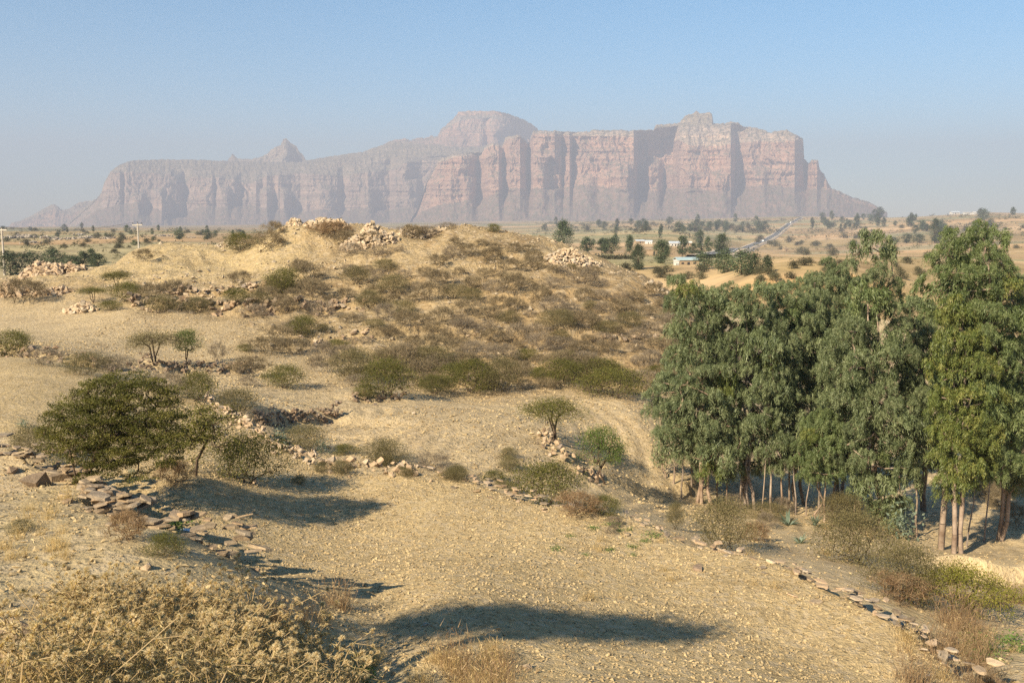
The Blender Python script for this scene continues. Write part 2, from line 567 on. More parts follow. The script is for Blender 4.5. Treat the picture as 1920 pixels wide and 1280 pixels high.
def hit(u, v, dmin=4.0, dmax=7500):
    """first ground point along the sight line through each pixel"""
    u = np.atleast_1d(np.asarray(u, float)); v = np.atleast_1d(np.asarray(v, float))
    D = np.exp(np.linspace(math.log(dmin), math.log(dmax), 420))
    out = np.zeros((len(u), 3))
    for i in range(0, len(u), 60):
        uu, vv = u[i:i + 60], v[i:i + 60]
        p = P(uu[:, None], vv[:, None], D[None, :])
        g = ground_z(p[..., 0], p[..., 1])
        below = g > p[..., 2]
        k = np.where(below.any(1), below.argmax(1), len(D) - 1)
        k = np.maximum(k, 1)
        r = np.arange(len(uu))
        f0 = p[r, k - 1, 2] - g[r, k - 1]; f1 = p[r, k, 2] - g[r, k]
        t = np.clip(f0 / (f0 - f1 + 1e-9), 0, 1)
        q = p[r, k - 1] + (p[r, k] - p[r, k - 1]) * t[:, None]
        q[:, 2] = ground_z(q[:, 0], q[:, 1])
        out[i:i + 60] = q
    return out


# ------------------------------------------------------------------ ground sheet
def ground_sheet():
    az_f = np.linspace(R(-31), R(31), 470)
    az_s = np.linspace(R(31), R(329), 62)[1:-1]
    az = np.concatenate([az_f, az_s])
    def seg(a, b, n): return np.exp(np.linspace(math.log(a), math.log(b), n, endpoint=False))
    rr = np.concatenate([seg(.4, 8, 40), seg(8, 40, 270), seg(40, 80, 120), seg(80, 180, 45), seg(180, 2500, 120), seg(2500, 8000, 14), [8000]])
    na, nr = len(az), len(rr)
    A, RR = np.meshgrid(az, rr)            # rows = radius
    X = (RR * np.sin(A)).ravel(); Y = (RR * np.cos(A)).ravel()
    Z = ground_z(X, Y)
    V = np.stack([X, Y, Z], 1)
    i = np.arange(nr - 1)[:, None] * na; j = np.arange(na)[None]; j2 = (j + 1) % na
    F = np.stack([i + j, i + j2, i + na + j2, i + na + j], -1).reshape(-1, 4)[:, ::-1]
    c = len(V)
    V = np.concatenate([V, [[0, 0, float(ground_z(np.array([0.]), np.array([0.]))[0])]]])
    F3 = np.stack([np.full(na, c), (np.arange(na) + 1) % na, np.arange(na)], -1)[:, ::-1]
    return V, F, F3


GV, GF, GF3 = ground_sheet()
gx, gy = GV[:, 0], GV[:, 1]
gr = np.hypot(gx, gy)
# smooth vertex normals of the whole sheet, so that its pieces shade without seams
fn = np.cross(GV[GF[:, 2]] - GV[GF[:, 0]], GV[GF[:, 3]] - GV[GF[:, 1]])
VN = np.zeros_like(GV)
for k in range(4):
    for a in range(3): VN[:, a] += np.bincount(GF[:, k], fn[:, a], len(GV))
VN /= np.linalg.norm(VN, axis=1, keepdims=True) + 1e-12
if VN[:, 2].mean() < 0:
    GF = GF[:, ::-1]; GF3 = GF3[:, ::-1]; VN = -VN

# base colours of soil, stubble and rubble
C_FIELD = np.array((.43, .325, .175)); C_HILL = np.array((.38, .285, .16)); C_PALE = np.array((.46, .36, .215)); C_RING = np.array((.48, .37, .22))
C_PLAIN = np.array((.51, .405, .275)); C_OLIVE = np.array((.27, .225, .12)); C_BANK = np.array((.50, .385, .225)); C_DARK = np.array((.23, .165, .095))
gc = np.tile(C_RING, (len(GV), 1))
hd = hill_dist(gx, gy)
def blend(c, w):
    global gc
    gc = gc * (1 - w[:, None]) + np.asarray(c) * w[:, None]
inF = in_poly(gx, gy, FIELD_POLY).astype(float)
blend(C_FIELD, inF * .9)
blend(C_OLIVE * 1.1, (1 - inF) * (gr < 16) * .35)
hw = smooth(-3, 4, hd)
blend(C_HILL, hw)
nz = fbm(gx * .25, gy * .25, 12, 4)
blend(C_DARK, hw * smooth(.05, .5, nz) * .45)
nq = fbm(gx * .9 + gy * .2, gy * .35, 19, 4)
blend(C_DARK * 1.25, (1 - inF) * (gr < 60) * smooth(.15, .5, nq) * .3)
blend(C_DARK * np.array((1.1, .95, .8)), hw * smooth(.1, .45, fbm(gx * 1.3, gy * 1.1, 29, 3)) * smooth(500, 600, gy * 0 + 560) * .5)
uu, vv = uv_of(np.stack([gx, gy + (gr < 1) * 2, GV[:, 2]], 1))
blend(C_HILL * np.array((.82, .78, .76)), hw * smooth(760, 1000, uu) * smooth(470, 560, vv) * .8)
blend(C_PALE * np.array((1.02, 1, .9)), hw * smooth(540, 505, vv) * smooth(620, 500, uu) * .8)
blend(C_PLAIN, smooth(85, 140, gr))
nz2 = fbm(gx * .02 + 3, gy * .012, 14, 4)
blend(C_OLIVE, smooth(85, 140, gr) * smooth(-.1, .45, nz2) * .7)
blend(C_OLIVE * 1.15, smooth(80, 110, gr) * smooth(330, 220, gr) * smooth(0, 15, gx) * (.35 + .45 * smooth(-.2, .3, fbm(gx * .09, gy * .05, 88, 3))))
left = smooth(200, -300, gx) * smooth(100, 300, gr)
blend(np.array((.25, .20, .125)), left * .6)
blend(np.array((.30, .29, .17)), smooth(200, 400, gr) * smooth(.15, .3, vnoise(gx * .008, gy * .004, 77)) * .55)
for pl, w, c in ((L_BANK, 1.6, C_BANK), (L_CUT, 1.0, C_BANK * .85), (L_CLIFF, 5, C_BANK * np.array((.88, .86, .83)))):
    s, t, T = sdist(gx, gy, pl)
    blend(c, smooth(w, w * .3, np.abs(s)) * (gr < 160))
gc *= (1 + .10 * fbm(gx * .6, gy * .6, 15, 3))[:, None]
gc = np.clip(gc, .02, .8)


def soil_mat(name, fine, stones, bump, furrow=0.0, speck=(.6, .72), plots=False):
    m, nt, out = new_mat(name)
    at = N(nt, 'ShaderNodeAttribute', attribute_name='col')
    geo = nt.nodes.new('ShaderNodeNewGeometry')
    pos = geo.outputs['Position']
    n1 = noise_node(nt, fine, 6, 0.65, pos)
    n2 = noise_node(nt, fine * .12, 4, 0.6, pos)
    r1 = ramp(nt, n1.outputs[0], [(.3, (.62, .60, .58)), (.5, (1, 1, 1)), (.72, (1.22, 1.2, 1.15))])
    r2 = ramp(nt, n2.outputs[0], [(.3, (.84, .83, .82)), (.7, (1.14, 1.13, 1.1))])
    c = mix(nt, 'MULTIPLY', 1.0, at.outputs['Color'], r1.outputs[0])
    c = mix(nt, 'MULTIPLY', 1.0, c, r2.outputs[0])
    vo = nt.nodes.new('ShaderNodeTexVoronoi')
    vo.inputs['Scale'].default_value = stones
    nt.links.new(pos, vo.inputs['Vector'])
    rs = ramp(nt, vo.outputs['Color'], [(speck[0], (0, 0, 0)), (speck[1], (1, 1, 1))])
    c = mix(nt, 'MIX', mix(nt, 'MULTIPLY', 1.0, rs.outputs[0], (.35, .35, .35)), c, (.52, .42, .29))
    if plots:                          # small farm plots and strips of different soil and stubble
        mp3 = nt.nodes.new('ShaderNodeMapping'); mp3.inputs['Scale'].default_value = (.006, .0085, 0); mp3.inputs['Rotation'].default_value = (0, 0, .35)
        nw = noise_node(nt, .006, 3, .6, pos)
        ad = nt.nodes.new('ShaderNodeVectorMath'); ad.operation = 'MULTIPLY_ADD'; ad.inputs[1].default_value = (60, 60, 0)
        nt.links.new(nw.outputs['Color'], ad.inputs[0]); nt.links.new(pos, ad.inputs[2])
        nt.links.new(ad.outputs[0], mp3.inputs[0])
        v3 = nt.nodes.new('ShaderNodeTexVoronoi'); v3.inputs['Scale'].default_value = 1; v3.distance = 'CHEBYCHEV'
        nt.links.new(mp3.outputs[0], v3.inputs['Vector'])
        sp = nt.nodes.new('ShaderNodeSeparateColor'); nt.links.new(v3.outputs['Color'], sp.inputs[0])
        r4 = ramp(nt, sp.outputs[0], [(0, (.80, .66, .50)), (.25, (1.18, 1.0, .82)), (.45, (.62, .66, .55)), (.62, (1.1, .86, .62)), (.8, (.74, .80, .62)), (1, (1.25, 1.15, 1.0))])
        r4.color_ramp.interpolation = 'CONSTANT'
        c = mix(nt, 'MULTIPLY', .75, c, r4.outputs[0])
        ng = noise_node(nt, .09, 5, .7, pos)
        rg_ = ramp(nt, ng.outputs[0], [(.52, (0, 0, 0)), (.66, (1, 1, 1))])
        c = mix(nt, 'MIX', mix(nt, 'MULTIPLY', 1.0, rg_.outputs[0], (.45, .45, .45)), c, (.17, .145, .085))
    pb = N(nt, 'ShaderNodeBsdfPrincipled', Roughness=.95)
    pb.inputs['Specular IOR Level'].default_value = .1
    nt.links.new(c, pb.inputs['Base Color'])
    b = nt.nodes.new('ShaderNodeBump')
    b.inputs['Strength'].default_value = 1.0
    b.inputs['Distance'].default_value = bump
    h = nt.nodes.new('ShaderNodeMath'); h.operation = 'SUBTRACT'
    n3 = noise_node(nt, stones * 2.1, 3, .6, pos)
    sc = nt.nodes.new('ShaderNodeMath'); sc.operation = 'MULTIPLY'; sc.inputs[1].default_value = .6
    nt.links.new(n3.outputs[0], sc.inputs[0])
    h.operation = 'ADD'
    nt.links.new(n1.outputs[0], h.inputs[0]); nt.links.new(sc.outputs[0], h.inputs[1])
    hh = h.outputs[0]
    if furrow:
        wv = nt.nodes.new('ShaderNodeTexWave')
        wv.inputs['Scale'].default_value = furrow; wv.inputs['Distortion'].default_value = 6
        wv.inputs['Detail'].default_value = 3; wv.inputs['Detail Scale'].default_value = .35
        mp = nt.nodes.new('ShaderNodeMapping'); mp.inputs['Rotation'].default_value = (0, 0, R(38))
        nt.links.new(pos, mp.inputs[0]); nt.links.new(mp.outputs[0], wv.inputs[0])
        h2 = nt.nodes.new('ShaderNodeMath'); h2.operation = 'MULTIPLY_ADD'; h2.inputs[1].default_value = .8
        nt.links.new(wv.outputs['Fac'], h2.inputs[0]); nt.links.new(hh, h2.inputs[2]); hh = h2.outputs[0]
    nt.links.new(hh, b.inputs['Height'])
    nt.links.new(b.outputs[0], pb.inputs['Normal'])
    nt.links.new(pb.outputs[0], out.inputs[0])
    return m


M_FIELD = soil_mat('stony_soil', 9, 11, .06)
M_RING = soil_mat('furrowed_soil', 6, 7, .10, furrow=.42)
M_HILLG = soil_mat('rubble_slope', 3.2, 3.2, .22, speck=(.55, .8))
M_PATH = soil_mat('dry_earth', 5, 6, .06)
M_PLAIN = soil_mat('plain_soil', .08, .05, .4, speck=(.8, .95), plots=True)

ctr = (GV[GF[:, 0]] + GV[GF[:, 2]]) * .5
cx, cyy = ctr[:, 0], ctr[:, 1]
rgn = np.zeros(len(GF), int)
rgn[in_poly(cx, cyy, RING_POLY)] = 2
rgn[(np.hypot(cx, cyy) > 30) & (np.hypot(cx, cyy) < 130) & (cx < -2) & ~in_poly(cx, cyy, RING_POLY)] = 2
rgn[in_poly(cx, cyy, FIELD_POLY)] = 1
rgn[(hill_dist(cx, cyy) > 0)] = 3
rgn[np.hypot(cx, cyy) > 95] = 4
for k, (nm, mt, lab, cat) in enumerate([('ground', M_PATH, 'dry bare earth of the gully and the bank', 'ground'), ('ploughed_field', M_FIELD, 'stony tan ploughed field on the nearest terrace', 'field'),
                                        ('terrace_field', M_RING, 'furrowed bare terrace fields below the hill', 'field'), ('hill', M_HILLG, 'ochre hill of rubble and thorn scrub', 'hill'),
                                        ('plain', M_PLAIN, 'wide dry plain running out to the mountain', 'plain')]):
    f = GF[rgn == k]
    f3 = GF3 if k == 0 else np.zeros((0, 3), int)
    idx = np.unique(np.concatenate([f.ravel(), f3.ravel()]))
    remap = np.full(len(GV), -1); remap[idx] = np.arange(len(idx))
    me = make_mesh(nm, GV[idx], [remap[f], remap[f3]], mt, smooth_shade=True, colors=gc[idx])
    me.normals_split_custom_set_from_vertices([tuple(v) for v in VN[idx].astype(float)])
    put(nm, me, kind='structure', label=lab)
# ------------------------------------------------------------------ mountain
def rock_mat():
    m, nt, out = new_mat('sandstone')
    geo = nt.nodes.new('ShaderNodeNewGeometry')
    pos = geo.outputs['Position']
    at = N(nt, 'ShaderNodeAttribute', attribute_name='col')
    mp = nt.nodes.new('ShaderNodeMapping'); mp.inputs['Scale'].default_value = (.0015, .0015, .06)
    nt.links.new(pos, mp.inputs[0])
    st = noise_node(nt, 1.0, 5, .6, mp.outputs[0])
    mp2 = nt.nodes.new('ShaderNodeMapping'); mp2.inputs['Scale'].default_value = (.03, .03, .003)
    nt.links.new(pos, mp2.inputs[0])
    sv = noise_node(nt, 1.0, 4, .6, mp2.outputs[0])
    r1 = ramp(nt, st.outputs[0], [(.32, (.70, .66, .66)), (.5, (1, 1, 1)), (.64, (1.28, 1.28, 1.26))])
    r2 = ramp(nt, sv.outputs[0], [(.3, (.76, .74, .74)), (.55, (1, 1, 1)), (.7, (1.12, 1.1, 1.08))])
    sx = nt.nodes.new('ShaderNodeSeparateXYZ'); nt.links.new(geo.outputs['Normal'], sx.inputs[0])
    steep = nt.nodes.new('ShaderNodeMapRange'); steep.inputs[1].default_value = .75; steep.inputs[2].default_value = .4
    nt.links.new(sx.outputs[2], steep.inputs[0])
    c = mix(nt, 'MULTIPLY', steep.outputs[0], at.outputs['Color'], r1.outputs[0])
    half = nt.nodes.new('ShaderNodeMath'); half.operation = 'MULTIPLY'; half.inputs[1].default_value = .55
    nt.links.new(steep.outputs[0], half.inputs[0])
    c = mix(nt, 'MULTIPLY', half.outputs[0], c, r2.outputs[0])
    np_ = noise_node(nt, .006, 5, .65, pos)
    rp_ = ramp(nt, np_.outputs[0], [(.32, (.80, .80, .84)), (.5, (1, 1, 1)), (.68, (1.16, 1.08, 1.0))])
    c = mix(nt, 'MULTIPLY', 1, c, rp_.outputs[0])
    # scrub on the gentler slopes
    ns = noise_node(nt, .05, 5, .7, pos)
    ad = nt.nodes.new('ShaderNodeMath'); ad.operation = 'MULTIPLY'
    mr = nt.nodes.new('ShaderNodeMapRange'); mr.inputs[1].default_value = .25; mr.inputs[2].default_value = .6
    nt.links.new(sx.outputs[2], mr.inputs[0])
    rg2 = ramp(nt, ns.outputs[0], [(.42, (0, 0, 0)), (.60, (1, 1, 1))])
    nt.links.new(mr.outputs[0], ad.inputs[0]); nt.links.new(rg2.outputs[0], ad.inputs[1])
    c = mix(nt, 'MIX', ad.outputs[0], c, (.13, .115, .075))
    pb = N(nt, 'ShaderNodeBsdfPrincipled', Roughness=.95)
    pb.inputs['Specular IOR Level'].default_value = .1
    nt.links.new(c, pb.inputs['Base Color'])
    nb = noise_node(nt, .03, 6, .65, pos)
    b = nt.nodes.new('ShaderNodeBump'); b.inputs['Strength'].default_value = 1; b.inputs['Distance'].default_value = 7
    nt.links.new(nb.outputs[0], b.inputs['Height']); nt.links.new(b.outputs[0], pb.inputs['Normal'])
    nt.links.new(pb.outputs[0], out.inputs[0])
    return m


M_ROCK = rock_mat()
C_MAUVE = np.array((.315, .225, .18))
C_ROCK = np.array((.385, .24, .175)); C_GREY = np.array((.30, .235, .18)); C_TALUS = np.array((.225, .15, .115)); C_CAP = np.array((.30, .235, .165)); C_PALER = np.array((.46, .345, .26))


def curve_u(pts, u):
    a = np.array(pts, float)
    return np.interp(u, a[:, 0], a[:, 1])


def curtain(name, u0, u1, du, contours, colors, rows, flute, seed, label, crag=2.0, blocky=None):
    """rock body: contours from foot to back, each ((u,v) polyline, depth polyline or number); flute[k] = metres of relief on segment k"""
    u = np.arange(u0, u1 + du * .5, du, dtype=float)
    VV, DD, CC, SEG = [], [], [], []
    cv = [curve_u(c[0], u) for c in contours]
    cd = [curve_u(c[1], u) if not np.isscalar(c[1]) else np.full(len(u), float(c[1])) for c in contours]
    for k in range(len(contours) - 1):
        n = rows[k]
        for q in range(n + (k == len(contours) - 2)):
            t = q / n
            VV.append(cv[k] * (1 - t) + cv[k + 1] * t); DD.append(cd[k] * (1 - t) + cd[k + 1] * t)
            CC.append(colors[k] * np.ones((len(u), 3)) * (1 - .0 * t)); SEG.append(np.full(len(u), k + t))
    VV = np.array(VV); DD = np.array(DD); SEG = np.array(SEG); CC = np.array(CC)
    U = np.broadcast_to(u, VV.shape).copy()
    xs, ys = [], []
    for k, fl in enumerate(flute):
        xs += [k + .12, k + .92]; ys += [fl, fl]
    amp = np.interp(SEG, xs, ys)
    wu = U + 9 * vnoise(U / 40.0, VV / 26.0, seed + 3) + 4 * vnoise(U / 15.0, VV / 12.0, seed + 4)
    rid = ridged(wu / 46.0 + seed, VV / 95.0, seed, 4)
    fine = ridged(wu / 10.0, VV / 34.0, seed + 9, 4)
    rid = rid * (.55 + .6 * (vnoise(U / 70.0, VV / 60.0, seed + 77) * .5 + .5)) + .12
    D2 = DD - amp * (rid - .62) * 1.9 - amp * .5 * (fine - .6)
    # bedding: harder beds stand out as ledges
    bed = vnoise(VV / 7.0 + .3 * vnoise(U / 60.0, U * 0, seed + 5), U / 400.0, seed + 6) + .6 * vnoise(VV / 2.7, U / 200.0, seed + 7)
    D2 -= 9 * np.clip(bed, -.4, 1) * (amp > 8)
    D2 += 7 * fbm(U / 6, VV / 9.0, seed + 30, 4) * (amp > 8) + 22 * fbm(U / 16, VV / 20.0, seed + 33, 3) * (amp <= 8)
    if blocky: D2 = blocky(U, VV, SEG, D2)
    crest = (SEG >= len(contours) - 2) * 1.0
    VV = VV + crag * fbm(U / 5.0, VV / 9.0, seed + 40, 3) * np.clip(SEG, 0, 1)
    X = P(U, VV, D2)
    h, w = VV.shape
    i = np.arange(h - 1)[:, None] * w; j = np.arange(w - 1)[None]
    F = np.stack([i + j, i + j + 1, i + w + j + 1, i + w + j], -1).reshape(-1, 4)
    vr = 1 + .12 * fbm(U / 25.0, VV / 12.0, seed + 50, 3)
    CC = CC * vr[..., None]
    me = make_mesh(name, X.reshape(-1, 3), [F], M_ROCK, smooth_shade=False, colors=np.clip(CC.reshape(-1, 3), .02, .8))
    return put(name, me, kind='structure', label=label, category='mountain')


# right-hand mesa with its long cliff
M_FOOT = [(700,445),(1700,445)]
def blocks_right(U, VV, SEG, D):
    prof = [(770,120),(800,60),(822,0),(845,-40),(870,-25),(885,30),(896,90),(905,40),(915,-40),(935,-55),(942,10),(945,20),(956,-60),(975,-75),(984,-20),(992,55),
            (1000,-45),(1012,-60),(1040,-60),(1048,-20),(1056,60),(1062,-10),(1068,-30),(1074,50),(1080,20),(1090,0),(1120,-10),(1150,-15),(1180,-30),(1188,-40),(1197,130),(1215,150),(1240,185),(1262,175),
            (1274,-10),(1290,-60),(1330,-45),(1360,-60),(1370,-75),(1379,60),(1392,70),(1402,10),(1440,0),(1480,-20),(1490,-30),(1502,60),(1512,110),(1516,40),(1522,0),(1532,-20),(1540,40),(1550,20),(1560,40),(1700,0)]
    w = np.clip(np.minimum((SEG - .3) / .75, (3.3 - SEG) / .5), 0, 1)
    D = D + curve_u(prof, U) * w * 1.25
    # buttresses that stand out of the lower half of the cliff
    for u0, hw, vt, out in ((1032,16,292,-0), (1095,22,330,70), (1140,14,318,60), (1168,16,300,95), (1228,14,296,150), (1258,10,310,90), (1350,14,320,60), (1425,12,312,50), (1010,14,315,60), (880,10,330,60), (930,14,320,50)):
        k = np.clip((VV - vt) / 18, 0, 1) * np.exp(-((U - u0) / hw) ** 4) * np.clip((SEG - .3) / .7, 0, 1) * (SEG < 2.05)
        D = D - out * k
    # cave-like alcove
    k = np.clip((VV - 292 - np.abs(U - 1034) * .9) / 8, 0, 1) * np.exp(-((U - 1036) / 13) ** 4) * ((SEG > .95) & (SEG < 2))
    return D + 80 * k


curtain('mountain', 760, 1664, 1.0, [
    (M_FOOT, 4150),
    ([(760,432),(790,396),(820,384),(870,376),(905,370),(950,352),(1000,352),(1040,350),(1100,346),(1150,350),(1200,355),(1250,356),(1300,352),(1350,356),(1400,348),(1440,345),(1490,350),(1540,352),(1556,356),(1600,376),(1640,388),(1664,402)], 4560),
    ([(760,430),(785,388),(800,345),(815,318),(822,305),(850,294),(880,292),(903,291),(908,280),(925,272),(942,278),(948,262),(975,256),(990,275),(1000,250),(1040,250),(1080,255),(1140,256),(1185,257),(1195,262),(1270,262),(1290,272),(1350,274),(1380,268),(1420,264),(1460,266),(1500,262),(1506,265),(1508,300),(1516,308),(1522,302),(1534,302),(1537,320),(1545,328),(1556,352),(1600,372),(1640,385),(1664,401)], [(760,4640),(1664,4620)]),
    ([(760,430),(785,387),(800,343),(815,315),(822,302),(850,289),(880,287),(903,287),(908,277),(925,269),(942,275),(948,258),(975,253),(990,271),(1000,246),(1040,246),(1080,249),(1112,246),(1140,246),(1185,246),(1225,245),(1270,238),(1290,236),(1350,235),(1375,232),(1420,246),(1460,250),(1498,256),(1506,263),(1508,299),(1516,307),(1522,301),(1534,301),(1537,319),(1545,327),(1556,351),(1600,371),(1640,384),(1664,400)], [(760,4690),(1200,4690),(1300,4740),(1664,4690)]),
    ([(760,430),(785,386),(800,342),(815,314),(822,300),(850,288),(880,286),(903,286),(908,276),(925,268),(942,274),(948,257),(975,252),(990,270),(1000,245),(1040,245),(1080,248),(1100,248),(1112,244),(1140,244),(1185,245),(1225,243),(1230,234),(1260,233),(1275,230),(1284,218),(1300,212),(1306,208),(1312,213),(1330,211),(1335,214),(1338,231),(1360,231),(1372,228),(1384,230),(1394,238),(1414,238),(1434,244),(1446,249),(1452,246),(1476,244),(1490,252),(1503,258),(1506,262),(1508,298),(1516,306),(1522,300),(1534,300),(1537,318),(1545,326),(1556,350),(1575,362),(1600,370),(1628,378),(1645,387),(1664,399)], [(760,4710),(1200,4720),(1270,4790),(1340,4790),(1400,4740),(1664,4720)]),
    ([(700,445),(1700,445)], 5600)],
    [C_TALUS, C_ROCK, C_PALER, C_CAP * 1.1, C_CAP, C_CAP], [34, 70, 12, 14, 10], [6, 56, 34, 22, 20], 3, 'long pink sandstone mesa with sheer fluted cliffs', 2.2, blocks_right)

# left-hand plateau
def blocks_left(U, VV, SEG, D):
    prof = [(180,60),(197,10),(225,-30),(232,20),(236,-20),(270,-10),(300,-30),(320,-25),(335,10),(345,120),(356,60),(375,0),(398,-10),(403,50),(410,-10),(440,-30),(452,80),(470,40),(480,-20),(492,60),(500,-20),(515,40),(522,-30),(545,60),(563,90),(575,0),(600,-30),(632,-20),(642,90),(655,10),(690,-10),(700,50),(712,110),(730,150),(742,-10),(760,-40),(772,20),(790,150),(815,200),(840,180)]
    w = np.clip(np.minimum((SEG - .3) / .75, (2.9 - SEG) / .5), 0, 1)
    D = D + curve_u(prof, U) * w * .5 + np.clip(U - 210, 0, 560) * .8
    for u0, hw, vt, out in ((258,12,360,70), (296,9,352,80), (310,8,362,70), (420,12,345,60), (500,10,348,70), (535,8,350,60), (610,16,345,40), (690,12,350,50), (775,14,335,40)):
        k = np.clip((VV - vt) / 14, 0, 1) * np.exp(-((U - u0) / hw) ** 4) * np.clip((SEG - .3) / .7, 0, 1) * (SEG < 2.05)
        D = D - out * k
    return D


curtain('mountain_plateau', 130, 930, 1.0, [
    ([(100,450),(960,450)], 4500),
    ([(130,432),(180,394),(220,384),(258,378),(300,394),(330,402),(352,396),(380,386),(420,388),(460,382),(500,390),(560,398),(600,392),(640,396),(700,386),(730,394),(760,388),(930,380)], 4900),
    ([(130,420),(172,384),(190,364),(196,345),(208,324),(235,322),(320,327),(345,345),(360,332),(410,332),(440,338),(470,344),(500,330),(560,325),(640,330),(700,322),(740,318),(758,306),(790,300),(840,300),(930,290)], 4980),
    ([(130,419),(172,382),(190,362),(196,343),(208,322),(235,313),(320,315),(420,318),(500,318),(540,316),(560,312),(640,302),(700,298),(760,294),(830,292),(930,280)], [(130,5000),(200,5030),(300,5150),(930,5150)]),
    ([(130,418),(150,396),(172,380),(184,371),(190,360),(196,341),(208,320),(225,308),(245,301),(300,299),(380,300),(430,302),(480,304),(560,304),(600,296),(640,290),(680,285),(710,274),(735,266),(790,270),(820,272),(860,276),(930,274)], [(130,5010),(200,5060),(300,5400),(600,5450),(700,5400),(930,5400)]),
    ([(100,450),(960,450)], 6000)],
    [C_TALUS * .95, C_MAUVE, C_GREY * .95, C_CAP * .95, C_CAP], [24, 50, 18, 18, 6], [6, 26, 26, 16, 10], 11, 'lower sandstone plateau with ribbed cliffs and sloping scrub-covered top', 1.6, blocks_left)

# serrated crest and dome-shaped butte above the plateau
def blocks_dome(U, VV, SEG, D):
    k = smooth(925, 1000, U)
    return D + 330 * k * (SEG < 4) + 40 * np.exp(-((U - 912) / 5) ** 2) * (SEG > 1) * (SEG < 2.2)


curtain('rock_butte', 716, 1016, .75, [
    ([(700,300),(1020,300)], 6130),
    ([(716,276),(735,274),(790,276),(820,278),(850,276),(900,274),(950,272),(1010,272)], 6230),
    ([(716,274),(735,268),(800,264),(822,258),(830,246),(850,232),(870,224),(900,222),(930,222),(960,224),(990,232),(1004,242),(1010,268)], 6330),
    ([(716,274),(735,266),(800,261),(822,254),(830,242),(850,226),(858,217),(870,217),(925,217),(950,219),(990,229),(1004,238),(1010,267)], 6370),
    ([(716,273),(728,266),(740,262),(760,260),(770,263),(785,258),(800,259),(808,254),(818,258),(822,252),(826,243),(840,232),(848,224),(856,216),(859,209),(880,208),(925,208),(940,210),(960,216),(985,226),(1000,235),(1009,242),(1012,262),(1016,273)], 6400),
    ([(700,300),(1030,300)], 6900)],
    [C_TALUS, C_ROCK * .95, C_GREY, C_ROCK, C_CAP], [8, 36, 10, 8, 6], [8, 40, 24, 8, 6], 23, 'flat-topped rock butte standing above the plateau', 1.6, blocks_dome)


def blocks_pin(U, VV, SEG, D):
    return D + 150 * smooth(534, 566, U) * (SEG < 3)


curtain('rock_pinnacle', 426, 576, .75, [
    ([(400,330),(600,330)], 5900),
    ([(426,306),(470,306),(500,305),(525,314),(545,312),(576,304)], 5990),
    ([(426,303),(434,300),(470,302),(490,296),(505,290),(520,278),(530,270),(545,276),(560,286),(570,297),(576,303)], 6040),
    ([(426,302),(431,296),(436,288),(441,293),(447,298),(470,299),(490,294),(500,289),(508,281),(518,275),(526,272),(531,261),(537,260),(541,265),(548,270),(556,274),(560,283),(567,289),(572,297),(576,303)], 6060),
    ([(400,330),(600,330)], 6250)],
    [C_CAP, C_GREY, C_GREY, C_CAP], [6, 36, 8, 5], [5, 26, 14, 6], 37, 'pointed rock pinnacle rising behind the plateau', 1.3, blocks_pin)

curtain('mountain_ridge', 14, 200, .75, [
    ([(0,455),(220,455)], 5350),
    ([(14,430),(60,428),(120,426),(200,420)], 5600),
    ([(14,428),(24,418),(60,412),(80,402),(100,392),(112,396),(130,402),(160,390),(200,384)], 5720),
    ([(14,428),(22,417),(40,413),(60,404),(75,395),(86,389),(94,384),(103,383),(112,390),(118,394),(130,391),(148,379),(172,376),(184,371),(200,366)], 5760),
    ([(0,455),(220,455)], 6300)],
    [C_TALUS, C_ROCK * .9, C_GREY, C_CAP], [8, 26, 10, 5], [6, 46, 20, 8], 51, 'farthest low ridge tapering away beside the plateau', 1.2)
# ------------------------------------------------------------------ stones
import bmesh


def hull_rock(rg, flat=1.0, n=11):
    bm = bmesh.new()
    p = rg.normal(0, 1, (n, 3)); p /= np.linalg.norm(p, axis=1, keepdims=True)
    p *= rg.uniform(.75, 1.05, (n, 1)) * np.array([.5, .38, .32 * flat])
    for q in p: bm.verts.new(q)
    r = bmesh.ops.convex_hull(bm, input=bm.verts)
    for v in [v for v in bm.verts if not v.link_faces]: bm.verts.remove(v)
    bm.verts.index_update()
    V = np.array([v.co[:] for v in bm.verts]); F = np.array([[v.index for v in f.verts] for f in bm.faces])
    bm.free()
    return V, F


def slab_rock(rg):
    """flat shale slab: irregular outline, uneven thickness, chipped edge"""
    k = rg.integers(6, 9)
    a = np.sort(rg.uniform(0, 2 * np.pi, k)); a = a * .5 + np.arange(k) * np.pi / k
    r = rg.uniform(.36, .52, k)
    x, y = r * np.cos(a), r * np.sin(a) * .7
    t = rg.uniform(.05, .09)
    top = np.stack([x * .93, y * .93, t + rg.normal(0, .012, k)], 1); bot = np.stack([x, y, -t + rg.normal(0, .015, k)], 1)
    V = np.concatenate([top, bot, [[0, 0, t + .01], [0, 0, -t]]])
    F = []
    for i in range(k):
        j = (i + 1) % k
        F += [[i, j, 2 * k], [k + j, k + i, 2 * k + 1], [i, k + i, k + j], [i, k + j, j]]
    return V, np.array(F)


